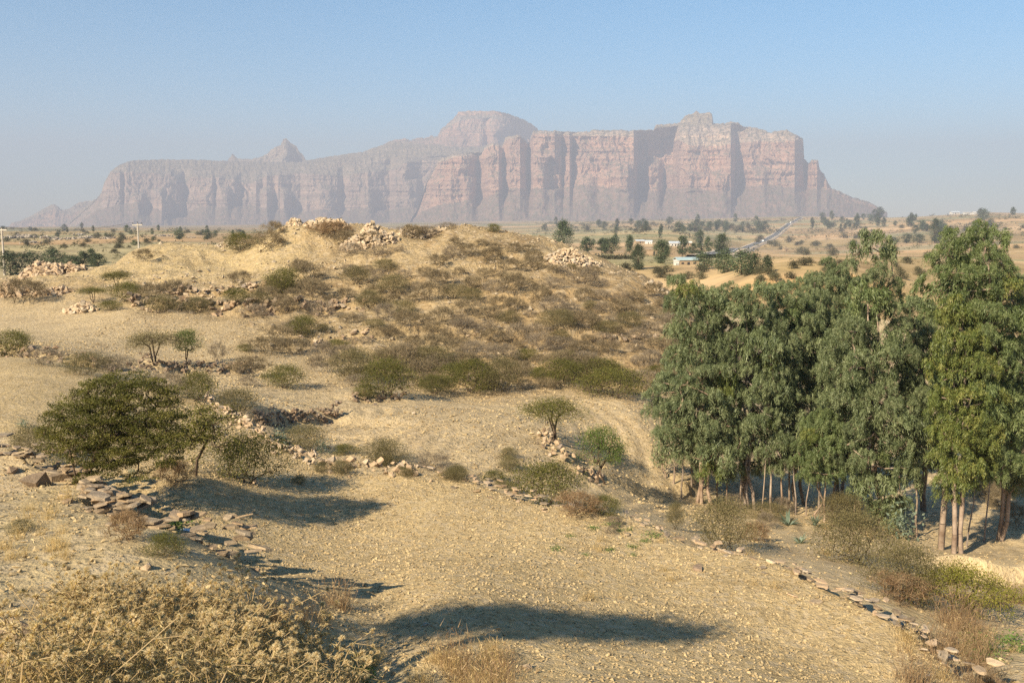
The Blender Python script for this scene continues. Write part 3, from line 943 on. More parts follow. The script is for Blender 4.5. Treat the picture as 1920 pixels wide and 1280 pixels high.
ROCKS = [hull_rock(rng, prng.choice((.8, 1.0, 1.15))) for _ in range(12)]
SLABS = [slab_rock(rng) for _ in range(10)]
M_SLAB = solid_mat('shale', (.19, .145, .10), (.46, .355, .225), 3.5, .85, .5, 25, objvar=.35)
M_STONE = solid_mat('field_stone', (.36, .27, .175), (.54, .42, .285), 3.0, .9, .4, 18, objvar=.3)
M_PALESTONE = solid_mat('pale_rubble', (.38, .30, .20), (.58, .47, .33), 2.0, .9, .4, 12, objvar=.3)
M_DARKSTONE = solid_mat('weathered_stone', (.20, .155, .11), (.38, .29, .20), 3.0, .9, .5, 18, objvar=.35)
M_CLOD = solid_mat('clods', (.35, .265, .145), (.48, .37, .21), .8, .95, 0, tintmix=[(0, (.66, .62, .58)), (.5, (.97, .97, .97)), (1, (1.12, 1.1, 1.06))])
_mc = {}


def rock_me(kind, i, mat):
    key = (kind, i, mat.name)
    if key not in _mc:
        V, F = (ROCKS if kind == 'rock' else SLABS)[i]
        _mc[key] = make_mesh('stone', V, [F], mat)
    return _mc[key]


def add_stone(parent, p, size, mat, kind='rock', tilt=.25, yaw=None, squash=(1, 1, 1)):
    i = prng.randrange(len(ROCKS) if kind == 'rock' else len(SLABS))
    rp = np.array(parent.location)
    return put('stone', rock_me(kind, i, mat), parent, np.array(p) - rp,
               (prng.gauss(0, tilt), prng.gauss(0, tilt), prng.uniform(0, 6.28) if yaw is None else yaw),
               (size * squash[0], size * squash[1], size * squash[2]))


def along(pl, s):
    seg = np.linalg.norm(np.diff(pl, axis=0), axis=1); acc = np.concatenate([[0], np.cumsum(seg)])
    s = np.clip(s, 0, acc[-1] - 1e-6)
    k = np.searchsorted(acc, s, 'right') - 1
    t = (s - acc[k]) / seg[k]
    d = (pl[k + 1] - pl[k]) / seg[k][:, None]
    return pl[k] + (pl[k + 1] - pl[k]) * t[:, None], d, acc[-1]


def stone_wall(label, pl, side, size, height, n, mat, kind='rock', s0=0.0, s1=1.0, jitter=.12, group='dry-stone terrace walls', loose=.25, mat2=None, gaps=0.0, hmin=0.0):
    T = np.linalg.norm(np.diff(pl, axis=0), axis=1).sum()
    s = rng.uniform(s0 * T, s1 * T, n)
    if gaps:
        keep = vnoise(s * .6, s * 0 + 3, 5) > -1 + gaps * 1.6
        s = s[keep]; n = len(s)
    q, d, _ = along(pl, s)
    nrm = np.stack([-d[:, 1], d[:, 0]], 1) * side          # towards the high ground
    h = rng.uniform(hmin, 1 + .25 * (hmin > 0), n)
    off = -.06 + h * .14 + rng.normal(0, jitter, n)
    stray = rng.random(n) < loose
    off = np.where(stray, rng.normal(0, jitter * 4, n), off)
    x = q[:, 0] + nrm[:, 0] * off; y = q[:, 1] + nrm[:, 1] * off
    lo = ground_z(q[:, 0] - nrm[:, 0] * .28, q[:, 1] - nrm[:, 1] * .28)
    here = ground_z(x, y)
    z = np.where(stray, here + size * .08, np.maximum(lo + h * height, np.minimum(here, lo + height)) + size * (.05 + .12 * (hmin > 0)))
    o = np.argmin(s)
    root = thing('stone_wall', label, 'stone wall', (q[o, 0], q[o, 1], lo[o]), group=group)
    yaw = np.arctan2(d[:, 1], d[:, 0])
    for k in range(n):
        sz = size * prng.uniform(.6, 1.5)
        add_stone(root, (x[k], y[k], z[k]), sz, mat2 if (mat2 and prng.random() < .4) else mat, kind, .16 if kind == 'slab' else .3, yaw[k] + prng.gauss(0, .6), (1.1, 1, prng.uniform(.45, .85)) if kind == 'slab' else (1, 1, 1))
    return root


def joined_rocks(P3, size, rg, flat=.8, lib=None):
    """many small stones as one mesh (V, F, tint)"""
    lib = lib or ROCKS
    Vs, Fs, Ts, o = [], [], [], 0
    which = rg.integers(0, len(lib), len(P3))
    for k, (V, F) in enumerate(lib):
        m = np.where(which == k)[0]
        if not len(m): continue
        a = rg.uniform(0, 6.28, len(m)); sc = np.broadcast_to(size, len(P3))[m]
        ca, sa = np.cos(a), np.sin(a)
        X = V[None] * sc[:, None, None] * rg.uniform(.7, 1.3, (len(m), 1, 3))
        Y = np.stack([X[..., 0] * ca[:, None] - X[..., 1] * sa[:, None], X[..., 0] * sa[:, None] + X[..., 1] * ca[:, None], X[..., 2] * flat], -1) + P3[m][:, None]
        Vs.append(Y.reshape(-1, 3)); Fs.append((F[None] + (np.arange(len(m)) * len(V))[:, None, None] + o).reshape(-1, 3)); o += len(m) * len(V)
        Ts.append(np.repeat(rg.random(len(m)), len(F)))
    return np.concatenate(Vs), np.concatenate(Fs), np.concatenate(Ts)


def octa(P3, size, rg, flat=.55):
    """angular clods: jittered octahedra, 8 triangles each"""
    n = len(P3)
    b = np.array([[1, 0, 0], [-1, 0, 0], [0, 1, 0], [0, -1, 0], [0, 0, 1], [0, 0, -1]], float) * .5
    X = b[None] + rg.normal(0, .13, (n, 6, 3))
    X = X * rg.uniform(.6, 1.4, (n, 1, 3)) * np.broadcast_to(size, n)[:, None, None]
    a = rg.uniform(0, 6.28, n); ca, sa = np.cos(a)[:, None], np.sin(a)[:, None]
    tl = rg.normal(0, .35, n)[:, None]
    Y = np.stack([X[..., 0] * ca - X[..., 1] * sa, X[..., 0] * sa + X[..., 1] * ca, X[..., 2] * flat + X[..., 0] * tl], -1) + P3[:, None]
    f = np.array([[0, 2, 4], [2, 1, 4], [1, 3, 4], [3, 0, 4], [2, 0, 5], [1, 2, 5], [3, 1, 5], [0, 3, 5]])
    F = (f[None] + (np.arange(n) * 6)[:, None, None]).reshape(-1, 3)
    return Y.reshape(-1, 3), F, np.repeat(rg.random(n), 8)


def scatter_world(n, x0, x1, y0, y1, test):
    x = rng.uniform(x0, x1, n); y = rng.uniform(y0, y1, n)
    m = test(x, y)
    return x[m], y[m]


def in_view(x, y, z, pad=60):
    u, v = uv_of(np.stack([x, y, z], 1))
    return (u > -pad) & (u < 1920 + pad) & (v > 300) & (v < 1280 + pad * 1.5) & (y > 2)


def clods(name, label, n, box, test, smin, smax, mat, sink=.1, flat=.55, power=2.2):
    x, y = scatter_world(n, *box, test)
    z = ground_z(x, y)
    m = in_view(x, y, z); x, y, z = x[m], y[m], z[m]
    s = smin + (smax - smin) * rng.random(len(x)) ** power
    V, F, T = octa(np.stack([x, y, z + s * (.25 - sink)], 1), s, rng, flat)
    put(name, make_mesh(name, V, [F], mat, tint=T), kind='stuff', label=label)
    return len(F)


ntri = 0
fieldtest = lambda x, y: in_poly(x, y, FIELD_POLY)
ntri += clods('clods', 'broken shale clods covering the ploughed field', 125000, (-9, 7.5, 8.3, 27), lambda x, y: fieldtest(x, y) & ((np.sin((x * .42 + y * .9 + .25 * vnoise(x * .5, y * .5, 6)) * 13) > -.35) | (rng.random(len(x)) < .45)) & (vnoise(x * .7, y * .7, 71) + rng.normal(0, .5, len(x)) > -.55), .014, .054, M_CLOD, .12, .6, 2.4)
ntri += clods('clods', 'sparse small stones on the terrace fields', 26000, (-19, 6, 20, 50), lambda x, y: ~fieldtest(x, y) & (vnoise(x * .4, y * .4, 3) > -.5), .025, .10, M_CLOD)
ntri += clods('gravel', 'loose stony gravel on the near left bank', 14000, (-9, 0, 3.5, 20), lambda x, y: ~fieldtest(x, y), .015, .075, M_CLOD, .1, .55, 3)
ntri += clods('rubble', 'loose pale rubble strewn over the hill', 10500, (-45, 22, 42, 84), lambda x, y: (hill_dist(x, y) > .5) & (vnoise(x * .35, y * .35, 8) > -.3), .06, .32, M_PALESTONE, .15, .7, 3.4)
ntri += clods('gravel', 'stony crumbs along the gully side', 7000, (2, 18, 10, 36), lambda x, y: ~fieldtest(x, y), .02, .085, M_CLOD)

# walls
stone_wall('wall of stacked brown shale slabs beside the thistle patch', L_NEAR, -1, .235, .72, 300, M_SLAB, 'slab', .06, .97, .10, loose=.12, hmin=.35)
stone_wall('low rubble edging curving along the far rim of the ploughed field', L_FIELD, -1, .17, .42, 300, M_STONE, 'rock', .0, .40, .08, loose=.18, hmin=.7)
stone_wall('broken line of flat stones edging the right rim of the ploughed field', L_FIELD, -1, .16, .36, 295, M_STONE, 'slab', .40, 1.0, .10, loose=.28, mat2=M_SLAB, hmin=.7)
stone_wall('short curved dark wall closing the top of the round terrace field', L_RING, 1, .15, .42, 220, M_DARKSTONE, 'rock', .0, 1, .06, loose=.1)
stone_wall('low wall running behind the flat-topped acacia', L_ACACIA, 1, .19, .46, 190, M_DARKSTONE, 'rock', 0, 1, .1)
stone_wall('stub of dark wall under the bushes at the foot of the hill', L_MID, 1, .18, .35, 60, M_DARKSTONE, 'rock', 0, 1, .08)
stone_wall('long lower dry-stone wall across the left hillside', L_HILL1, 1, .36, .75, 220, M_DARKSTONE, 'rock', 0, .85, .1, mat2=M_STONE)
stone_wall('upper dry-stone wall under the stony terrace on the left hillside', L_HILL2, 1, .34, .65, 150, M_STONE, 'rock', 0, 1, .1, mat2=M_DARKSTONE)
stone_wall('tumbled wall line along the scrubby lower hillside', L_HILL3, 1, .26, .45, 190, M_STONE, 'rock', 0, 1, .15, gaps=.55, mat2=M_DARKSTONE)
stone_wall('dark fragment of wall among the green bushes at the hill foot', L_HILL4, 1, .25, .5, 70, M_DARKSTONE, 'rock', 0, 1, .08, gaps=.3)
stone_wall('low stone step between the round field and the gully field', L_STEP, 1, .18, .3, 80, M_STONE, 'rock', 0, 1, .12, mat2=M_DARKSTONE)
stone_wall('scattered stone edge of the field on the left by the grey shrubs', L_LEFT, 1, .22, .36, 130, M_DARKSTONE, 'rock', 0, 1, .15)


def heap(label, u, v, w, h, n, size, mat, d=None, ry=.6, slope=0.0):
    """heap of stones: a dome of loose rocks on the ground, foot centre at pixel (u, v)"""
    c = hit([u], [v])[0] if d is None else None
    if c is None:
        p = P(u, v, d); c = np.array([p[0], p[1], float(ground_z(p[:1], p[1:2])[0])])
    m = c[1] / FPX
    rx, hh = w * m / 2, h * m
    root = thing('rubble_heap', label, 'rubble heap', c, group='stone heaps on the hill')
    k = n * 4
    a = rng.uniform(0, 6.28, k); r = np.sqrt(rng.random(k))
    x = c[0] + rx * r * np.cos(a); y = c[1] + rx * ry * r * np.sin(a)
    bump = .75 + .35 * vnoise(x * 1.1, y * 1.1, 66)
    g = ground_z(x, y)
    z = g + hh * (1 - r ** 1.6) * bump
    # small fill below, stones a viewer can pick out on top
    V, F, T = joined_rocks(np.stack([x, y, z - size * .35], 1)[n:], size * .95, rng)
    o = put('small_rubble', make_mesh('small_rubble', V - c, [F], mat, tint=T), root, kind='stuff')
    for i in range(n):
        add_stone(root, (x[i], y[i], z[i] + size * .05), size * prng.uniform(.7, 1.6), mat, 'rock', .6)
    return root


heap('large heap of pale rubble on the hilltop centre', 692, 456, 112, 46, 170, .36, M_PALESTONE)
heap('pale rubble mound on the hilltop left of the largest heap', 612, 424, 84, 20, 110, .40, M_PALESTONE)
heap('low cream stone heap on the crest right of the largest heap', 790, 441, 92, 19, 110, .30, M_PALESTONE)
heap('long spill of pale stones down the right shoulder of the hill', 1072, 492, 108, 26, 200, .34, M_PALESTONE, ry=.9)
heap('small knot of boulders at the right end of the hill', 1232, 546, 42, 18, 40, .42, M_PALESTONE)
heap('grey-brown heap of big stones at the left edge of the hill', 96, 514, 128, 32, 190, .48, M_STONE)
heap('sprawl of stones at the left frame edge above the brown bush', 24, 552, 96, 24, 120, .38, M_STONE)
heap('narrow tongue of stones beside the brown bush on the left', 96, 552, 74, 14, 90, .36, M_STONE)
heap('small bright stone heap on the slope below the left acacias', 152, 584, 62, 20, 80, .36, M_PALESTONE)
heap('little stone pile on the left crest by the dark shrubs', 422, 462, 38, 10, 40, .34, M_PALESTONE)
heap('small pale stone tip at the left end of the hilltop', 552, 424, 44, 14, 50, .36, M_PALESTONE)

# single larger stones
for lab, u, v, s, kind, mat in [('pale rounded stone alone on the lower part of the ploughed field', 988, 1252, .13, 'rock', M_PALESTONE), ('pale stone at the edge of the bush shadow on the field', 800, 1172, .12, 'rock', M_PALESTONE),
                                ('dark flat stone in the middle of the ploughed field', 1308, 1068, .26, 'slab', M_DARKSTONE), ('orange-brown block beside the small acacia bush on the field', 478, 908, .24, 'rock', M_STONE),
                                ('big grey boulder left of the slab wall', 66, 912, .55, 'rock', M_DARKSTONE), ('brown slab leaning by the foot of the big acacia', 112, 900, .6, 'slab', M_SLAB), ('long thin slab lying left of the big acacia', 88, 884, .5, 'slab', M_SLAB),
                                ('stack-topping dark slab on the right rim of the field', 1682, 1172, .5, 'slab', M_SLAB), ('large brown stone at the lower left corner', 30, 1196, .42, 'rock', M_SLAB), ('grey angular stone below the large brown one', 14, 1232, .30, 'rock', M_DARKSTONE),
                                ('flat rust-coloured stone among the thistles', 128, 1202, .36, 'slab', M_SLAB), ('dark slab half hidden by thistles near the bottom', 118, 1262, .34, 'slab', M_DARKSTONE), ('pale stone in the loose gravel on the left', 84, 1140, .18, 'rock', M_STONE),
                                ('white-faced stone peeping out at the wall end', 272, 1066, .2, 'rock', M_PALESTONE), ('cream boulder near the right rim of the field', 1444, 1054, .2, 'rock', M_PALESTONE), ('upright pale block on the right end of the hill crest', 1222, 530, .7, 'rock', M_PALESTONE),
                                ('small grey-blue stone on the left field', 24, 884, .3, 'rock', M_DARKSTONE), ('pale lump on the bare field near the round terrace', 776, 776, .2, 'rock', M_PALESTONE), ('brown boulder on the hilltop beside the left mound', 588, 410, .8, 'rock', M_STONE)]:
    p = hit([u], [v])[0]
    p[2] += s * .1
    i = prng.randrange(10)
    o = thing('rock' if kind == 'rock' else 'stone_slab', lab, 'stone', p, prng.uniform(0, 6), s, me=rock_me(kind, i, mat))
    o.rotation_euler[0] = prng.uniform(-.2, .2)
# ------------------------------------------------------------------ plants
M_LEAF_AC = foliage_mat('acacia_leaves', [(0, (.055, .058, .014)), (.5, (.108, .108, .025)), (1, (.205, .18, .045))], .3)
M_LEAF_BR = foliage_mat('acacia_fresh_leaves', [(0, (.06, .10, .025)), (.5, (.11, .155, .035)), (1, (.18, .21, .05))], .3)
M_LEAF_YE = foliage_mat('yellow_green_leaves', [(0, (.10, .11, .02)), (.5, (.21, .20, .035)), (1, (.32, .28, .06))], .35)
M_LEAF_OL = foliage_mat('olive_scrub', [(0, (.075, .065, .03)), (.5, (.145, .125, .055)), (1, (.22, .18, .085))], .25)
M_TWIG = foliage_mat('dry_thorn_twigs', [(0, (.10, .076, .047)), (.5, (.185, .145, .09)), (1, (.29, .23, .14))], .15, .9, .05)
M_TWIG_G = foliage_mat('grey_thorn_twigs', [(0, (.13, .10, .075)), (.5, (.21, .17, .125)), (1, (.29, .24, .17))], .15, .9, .05)
M_GRASS = foliage_mat('straw', [(0, (.32, .22, .10)), (.5, (.52, .38, .18)), (1, (.70, .55, .32))], .35, .8, .1)
M_THISTLE = foliage_mat('dry_thistle', [(0, (.33, .23, .115)), (.45, (.54, .41, .235)), (.8, (.68, .55, .34)), (1, (.80, .70, .49))], .35, .8, .1)
M_THLEAF = foliage_mat('thistle_leaves', [(0, (.19, .155, .065)), (.4, (.37, .285, .135)), (.75, (.51, .395, .20)), (1, (.62, .50, .29))], .3, .8, .1)
M_RED = foliage_mat('rusty_weeds', [(0, (.17, .105, .062)), (.5, (.29, .19, .11)), (1, (.41, .30, .18))], .3, .85, .1)
M_GREENW = foliage_mat('green_weeds', [(0, (.07, .12, .03)), (.5, (.13, .20, .05)), (1, (.22, .29, .09))], .35)
M_BLUEW = foliage_mat('glaucous_weeds', [(0, (.09, .125, .085)), (.5, (.155, .20, .145)), (1, (.25, .29, .22))], .3)
M_EUC = foliage_mat('eucalyptus_leaves', [(0, (.062, .084, .040)), (.35, (.124, .155, .070)), (.7, (.20, .23, .112)), (1, (.32, .34, .185))], .28, .5, .35, .10)
M_EUCY = foliage_mat('eucalyptus_yellow_leaves', [(0, (.06, .085, .022)), (.4, (.115, .145, .035)), (.75, (.18, .19, .05)), (1, (.27, .245, .07))], .2, .5, .35, .08)
M_EUCL = foliage_mat('eucalyptus_light_leaves', [(0, (.058, .085, .032)), (.4, (.115, .152, .054)), (.75, (.175, .21, .082)), (1, (.27, .29, .135))], .26, .5, .35, .08)
M_FAR = foliage_mat('distant_leaves', [(0, (.034, .050, .026)), (.5, (.072, .096, .05)), (1, (.13, .155, .08))], .2, .7, .2, .3)
M_FARSC = foliage_mat('distant_scrub', [(0, (.05, .05, .03)), (.5, (.10, .095, .055)), (1, (.16, .145, .085))], .2, .8, .1, .3)
M_BARK = solid_mat('acacia_bark', (.055, .038, .026), (.13, .09, .06), 9, .9, .4, 40)
M_EBARK = solid_mat('eucalyptus_bark', (.17, .12, .085), (.42, .345, .27), 3.0, .8, .3, 14, objvar=.3)


def veg(name, wood, leaf, wmat, lmat):
    """(stem mesh, crown mesh)"""
    out = []
    if wood is not None and len(wood[0]): out.append(('stem', make_mesh(name + '_stem', wood[0], [wood[1]], wmat)))
    out.append(('crown', make_mesh(name + '_crown', leaf[0], [leaf[1]], lmat, tint=leaf[2])))
    return out


def place(name, parts, p, yaw, sc, label, cat, group=None):
    root = thing(name, label, cat, p, yaw, sc, group)
    for pn, me in parts: put(pn, me, root)
    return root


def envelope(rg, n, W, H, T, kind):
    a = rg.uniform(0, 6.28, n); r = np.sqrt(rg.random(n))
    if kind == 'umbrella':
        z = H - T * .55 * r ** 2.2 - rg.random(n) ** 1.5 * T * .45 + rg.normal(0, .04 * T, n)
        W_ = W / 2 * r
    else:
        z0 = rg.random(n) ** .7
        ww = np.sin(np.clip(z0 * .82 + .14, 0, 1) * np.pi) ** .6
        W_ = W / 2 * r ** .6 * ww; z = (H - T) + T * z0
    lump = 1 + .22 * np.sin(a * 3 + rg.uniform(0, 6)) + .12 * np.sin(a * 5 + rg.uniform(0, 6))
    return np.stack([W_ * np.cos(a) * lump, W_ * np.sin(a) * lump, z], 1)


def acacia(rg, W, H, T, kind, ntips, nleaf, L, Wd, stems=3, trunk_h=.25, spread=.12, lean=0., tip_r=.006, cl=None):
    tips = envelope(rg, ntips, W, H, T, kind)
    segs = []
    grp = rg.integers(0, stems, ntips)
    ang0 = rg.uniform(0, 6.28)
    a = np.arctan2(tips[:, 1], tips[:, 0])
    grp = (((a - ang0) % 6.283) / 6.283 * stems).astype(int) % stems
    for k in range(stems):
        t = tips[grp == k]
        if not len(t): continue
        m = t.mean(0)
        top = np.array([m[0] * .35, m[1] * .35, (H - T) * .9 + trunk_h * .3]) if H > T else np.array([m[0] * .3, m[1] * .3, H * .3])
        b = np.array([rg.normal(0, .04 * stems), rg.normal(0, .04 * stems), -.08])
        mid = b * .5 + top * .5 + rg.normal(0, .05 * H, 3) * np.array([1, 1, 0])
        s, nn, r = grow(t, [b, b * .7 + mid * .3, mid, top], rg, tip_r, .47, 2, .07, .18)
        segs.append(s)
    segs = np.concatenate(segs)
    wood = tubes(segs, 4)
    cl = cl or .10 * W
    C = np.repeat(tips, nleaf, 0) + rg.normal(0, 1, (ntips * nleaf, 3)) * np.array([cl, cl, cl * .45])
    V, F = leaves(C, rg.uniform(.7, 1.3, len(C)) * L, rg.uniform(.7, 1.2, len(C)) * Wd, rg, 0, 1)
    hgt = (C[:, 2] - C[:, 2].min()) / (np.ptp(C[:, 2]) + 1e-6)
    T_ = np.clip(np.repeat(rg.random(ntips), nleaf) * .5 + rg.random(len(C)) * .5, 0, 1)
    return wood, (V, F, T_)


def thorn(rg, W, H, ntips, ntw, L, Wd, leafy=0.0, stems=5):
    """leafless or half-leafed thorn scrub: fine twigs as slivers"""
    tips = envelope(rg, ntips, W, H, H * .8, 'round')
    segs = []
    a = np.arctan2(tips[:, 1], tips[:, 0]); ang0 = rg.uniform(0, 6.28)
    grp = (((a - ang0) % 6.283) / 6.283 * stems).astype(int) % stems
    for k in range(stems):
        t = tips[grp == k]
        if not len(t): continue
        m = t.mean(0)
        b = np.array([rg.normal(0, .12 * W), rg.normal(0, .12 * W), -.06])
        s, nn, r = grow(t, [b, b * .6 + m * .25 + np.array([0, 0, .05])], rg, .0045, .42, 2, .1, .1)
        segs.append(s)
    wood = tubes(np.concatenate(segs), 3)
    A = np.repeat(tips, ntw, 0) + rg.normal(0, .052 * W, (ntips * ntw, 3)) * np.array([1, 1, .6])
    D = A - np.array([0, 0, -.1]); D = D / np.linalg.norm(D, axis=1, keepdims=True) + rg.normal(0, .8, A.shape)
    tv = needles(A - D * L * .3, D, rg.uniform(.6, 1.4, len(A)) * L, Wd, rg)
    T_ = np.clip(np.repeat(rg.random(ntips), ntw) * .5 + rg.random(len(A)) * .5, 0, 1)
    return wood, (tv[0], tv[1], T_)


rgv = np.random.default_rng(21)
UMB = [veg('acacia', *acacia(rgv, 2.6, 1.7, .75, 'umbrella', 150, 60, .05, .026, 3, .5), M_BARK, M_LEAF_AC) for _ in range(2)]
UMB_OL = [veg('acacia', *acacia(rgv, 2.8, 1.6, .7, 'umbrella', 160, 62, .045, .022, 3, .5), M_BARK, M_LEAF_OL) for _ in range(2)]
TREE_BR = [veg('acacia', *acacia(rgv, 1.7, 1.7, 1.05, 'round', 110, 60, .05, .026, 2, .6), M_BARK, M_LEAF_BR) for _ in range(1)]
BUSH_GR = [veg('bush', *acacia(rgv, 2.3, 1.25, 1.1, 'round', 140, 56, .055, .028, 5, .2, tip_r=.0036), M_BARK, M_LEAF_AC) for _ in range(3)]
BUSH_OL = [veg('bush', *acacia(rgv, 2.3, 1.2, 1.0, 'round', 160, 60, .05, .022, 7, .2, tip_r=.003), M_TWIG, M_LEAF_OL) for _ in range(3)]
BUSH_YE = [veg('bush', *acacia(rgv, 2.6, 1.3, .9, 'umbrella', 170, 60, .05, .024, 5, .2, cl=.16, tip_r=.0045), M_BARK, M_LEAF_YE) for _ in range(1)]
THORN = [veg('thorn', *thorn(rgv, 2.2, 1.1, 75, 30, .20, .016, 0, 6), M_TWIG, M_TWIG) for _ in range(4)]
THORN_G = [veg('thorn', *thorn(rgv, 2.2, 1.2, 75, 26, .22, .014, 0, 6), M_TWIG_G, M_TWIG_G) for _ in range(3)]
THORN_R = [veg('thorn', *thorn(rgv, 1.4, 1.1, 90, 20, .26, .012, 0, 8), M_RED, M_RED) for _ in range(2)]


def tuft(rg, n, H, R_, W, mat, name, lean=.45):
    A = np.stack([rg.normal(0, R_, n), rg.normal(0, R_, n), np.full(n, -.03)], 1)
    D = np.stack([rg.normal(0, lean, n) + A[:, 0] * .6, rg.normal(0, lean, n) + A[:, 1] * .6, np.ones(n)], 1)
    V, F = needles(A, D, rg.uniform(.4, 1.1, n) * H, W, rg)
    k = n // 2
    B = A[:k] + D[:k] / np.linalg.norm(D[:k], axis=1, keepdims=True) * (rg.uniform(.5, 1, (k, 1)) * H)
    V2, F2 = needles(B, D[:k] + rg.normal(0, .6, (k, 3)), rg.uniform(.1, .3, k) * H, W * 1.6, rg)
    V, F, T = join((V, F, rg.random(n)), (V2, F2, rg.random(k)))
    return [('blades', make_mesh(name, V, [F], mat, tint=T))]


TUFT_ST = [tuft(rgv, 110, .45, .10, .009, M_GRASS, 'straw_tuft') for _ in range(3)]
TUFT_RED = [tuft(rgv, 130, .75, .16, .009, M_RED, 'rusty_tuft', .3) for _ in range(3)]


def weed(rg, n, H, R_, mat, name, lw=.045):
    A = rg.normal(0, 1, (n, 3)) * np.array([R_, R_, H * .32]) + np.array([0, 0, H * .5])
    A[:, 2] = np.abs(A[:, 2])
    V, F = leaves(A, rg.uniform(.6, 1.3, n) * lw * 2.2, lw, rg, 0, 1)
    return [('leaves', make_mesh(name, V, [F], mat, tint=rg.random(n)))]


WEED_G = [weed(rgv, 160, .22, .13, M_GREENW, 'green_weed', .032) for _ in range(3)]
WEED_B = [weed(rgv, 190, .55, .13, M_BLUEW, 'glaucous_weed', .04) for _ in range(2)]


def agave(rg):
    n = 26
    a = rg.uniform(0, 6.28, n); e = rg.uniform(.25, 1.2, n)
    D = np.stack([np.cos(a) * np.cos(e), np.sin(a) * np.cos(e), np.sin(e)], 1)
    Vs, Fs = [], []
    for k in range(n):
        d = D[k]; w = np.cross(d, [0, 0, 1.0]); w /= np.linalg.norm(w) + 1e-9
        L = rg.uniform(.35, .6)
        b = d * .04; m1 = d * L * .45; t = d * L + np.array([0, 0, -.05])
        up = np.cross(w, d) * .012
        Vs += [b - w * .03, b + w * .03, m1 + w * .04 + up, t, m1 - w * .04 + up]
        o = 5 * k
        Fs += [[o, o + 1, o + 2], [o, o + 2, o + 4], [o + 4, o + 2, o + 3]]
    return [('leaves', make_mesh('agave', np.array(Vs), [np.array(Fs)], M_BLUEW, tint=rg.random(3 * n)))]


AGAVE = [agave(rgv) for _ in range(2)]

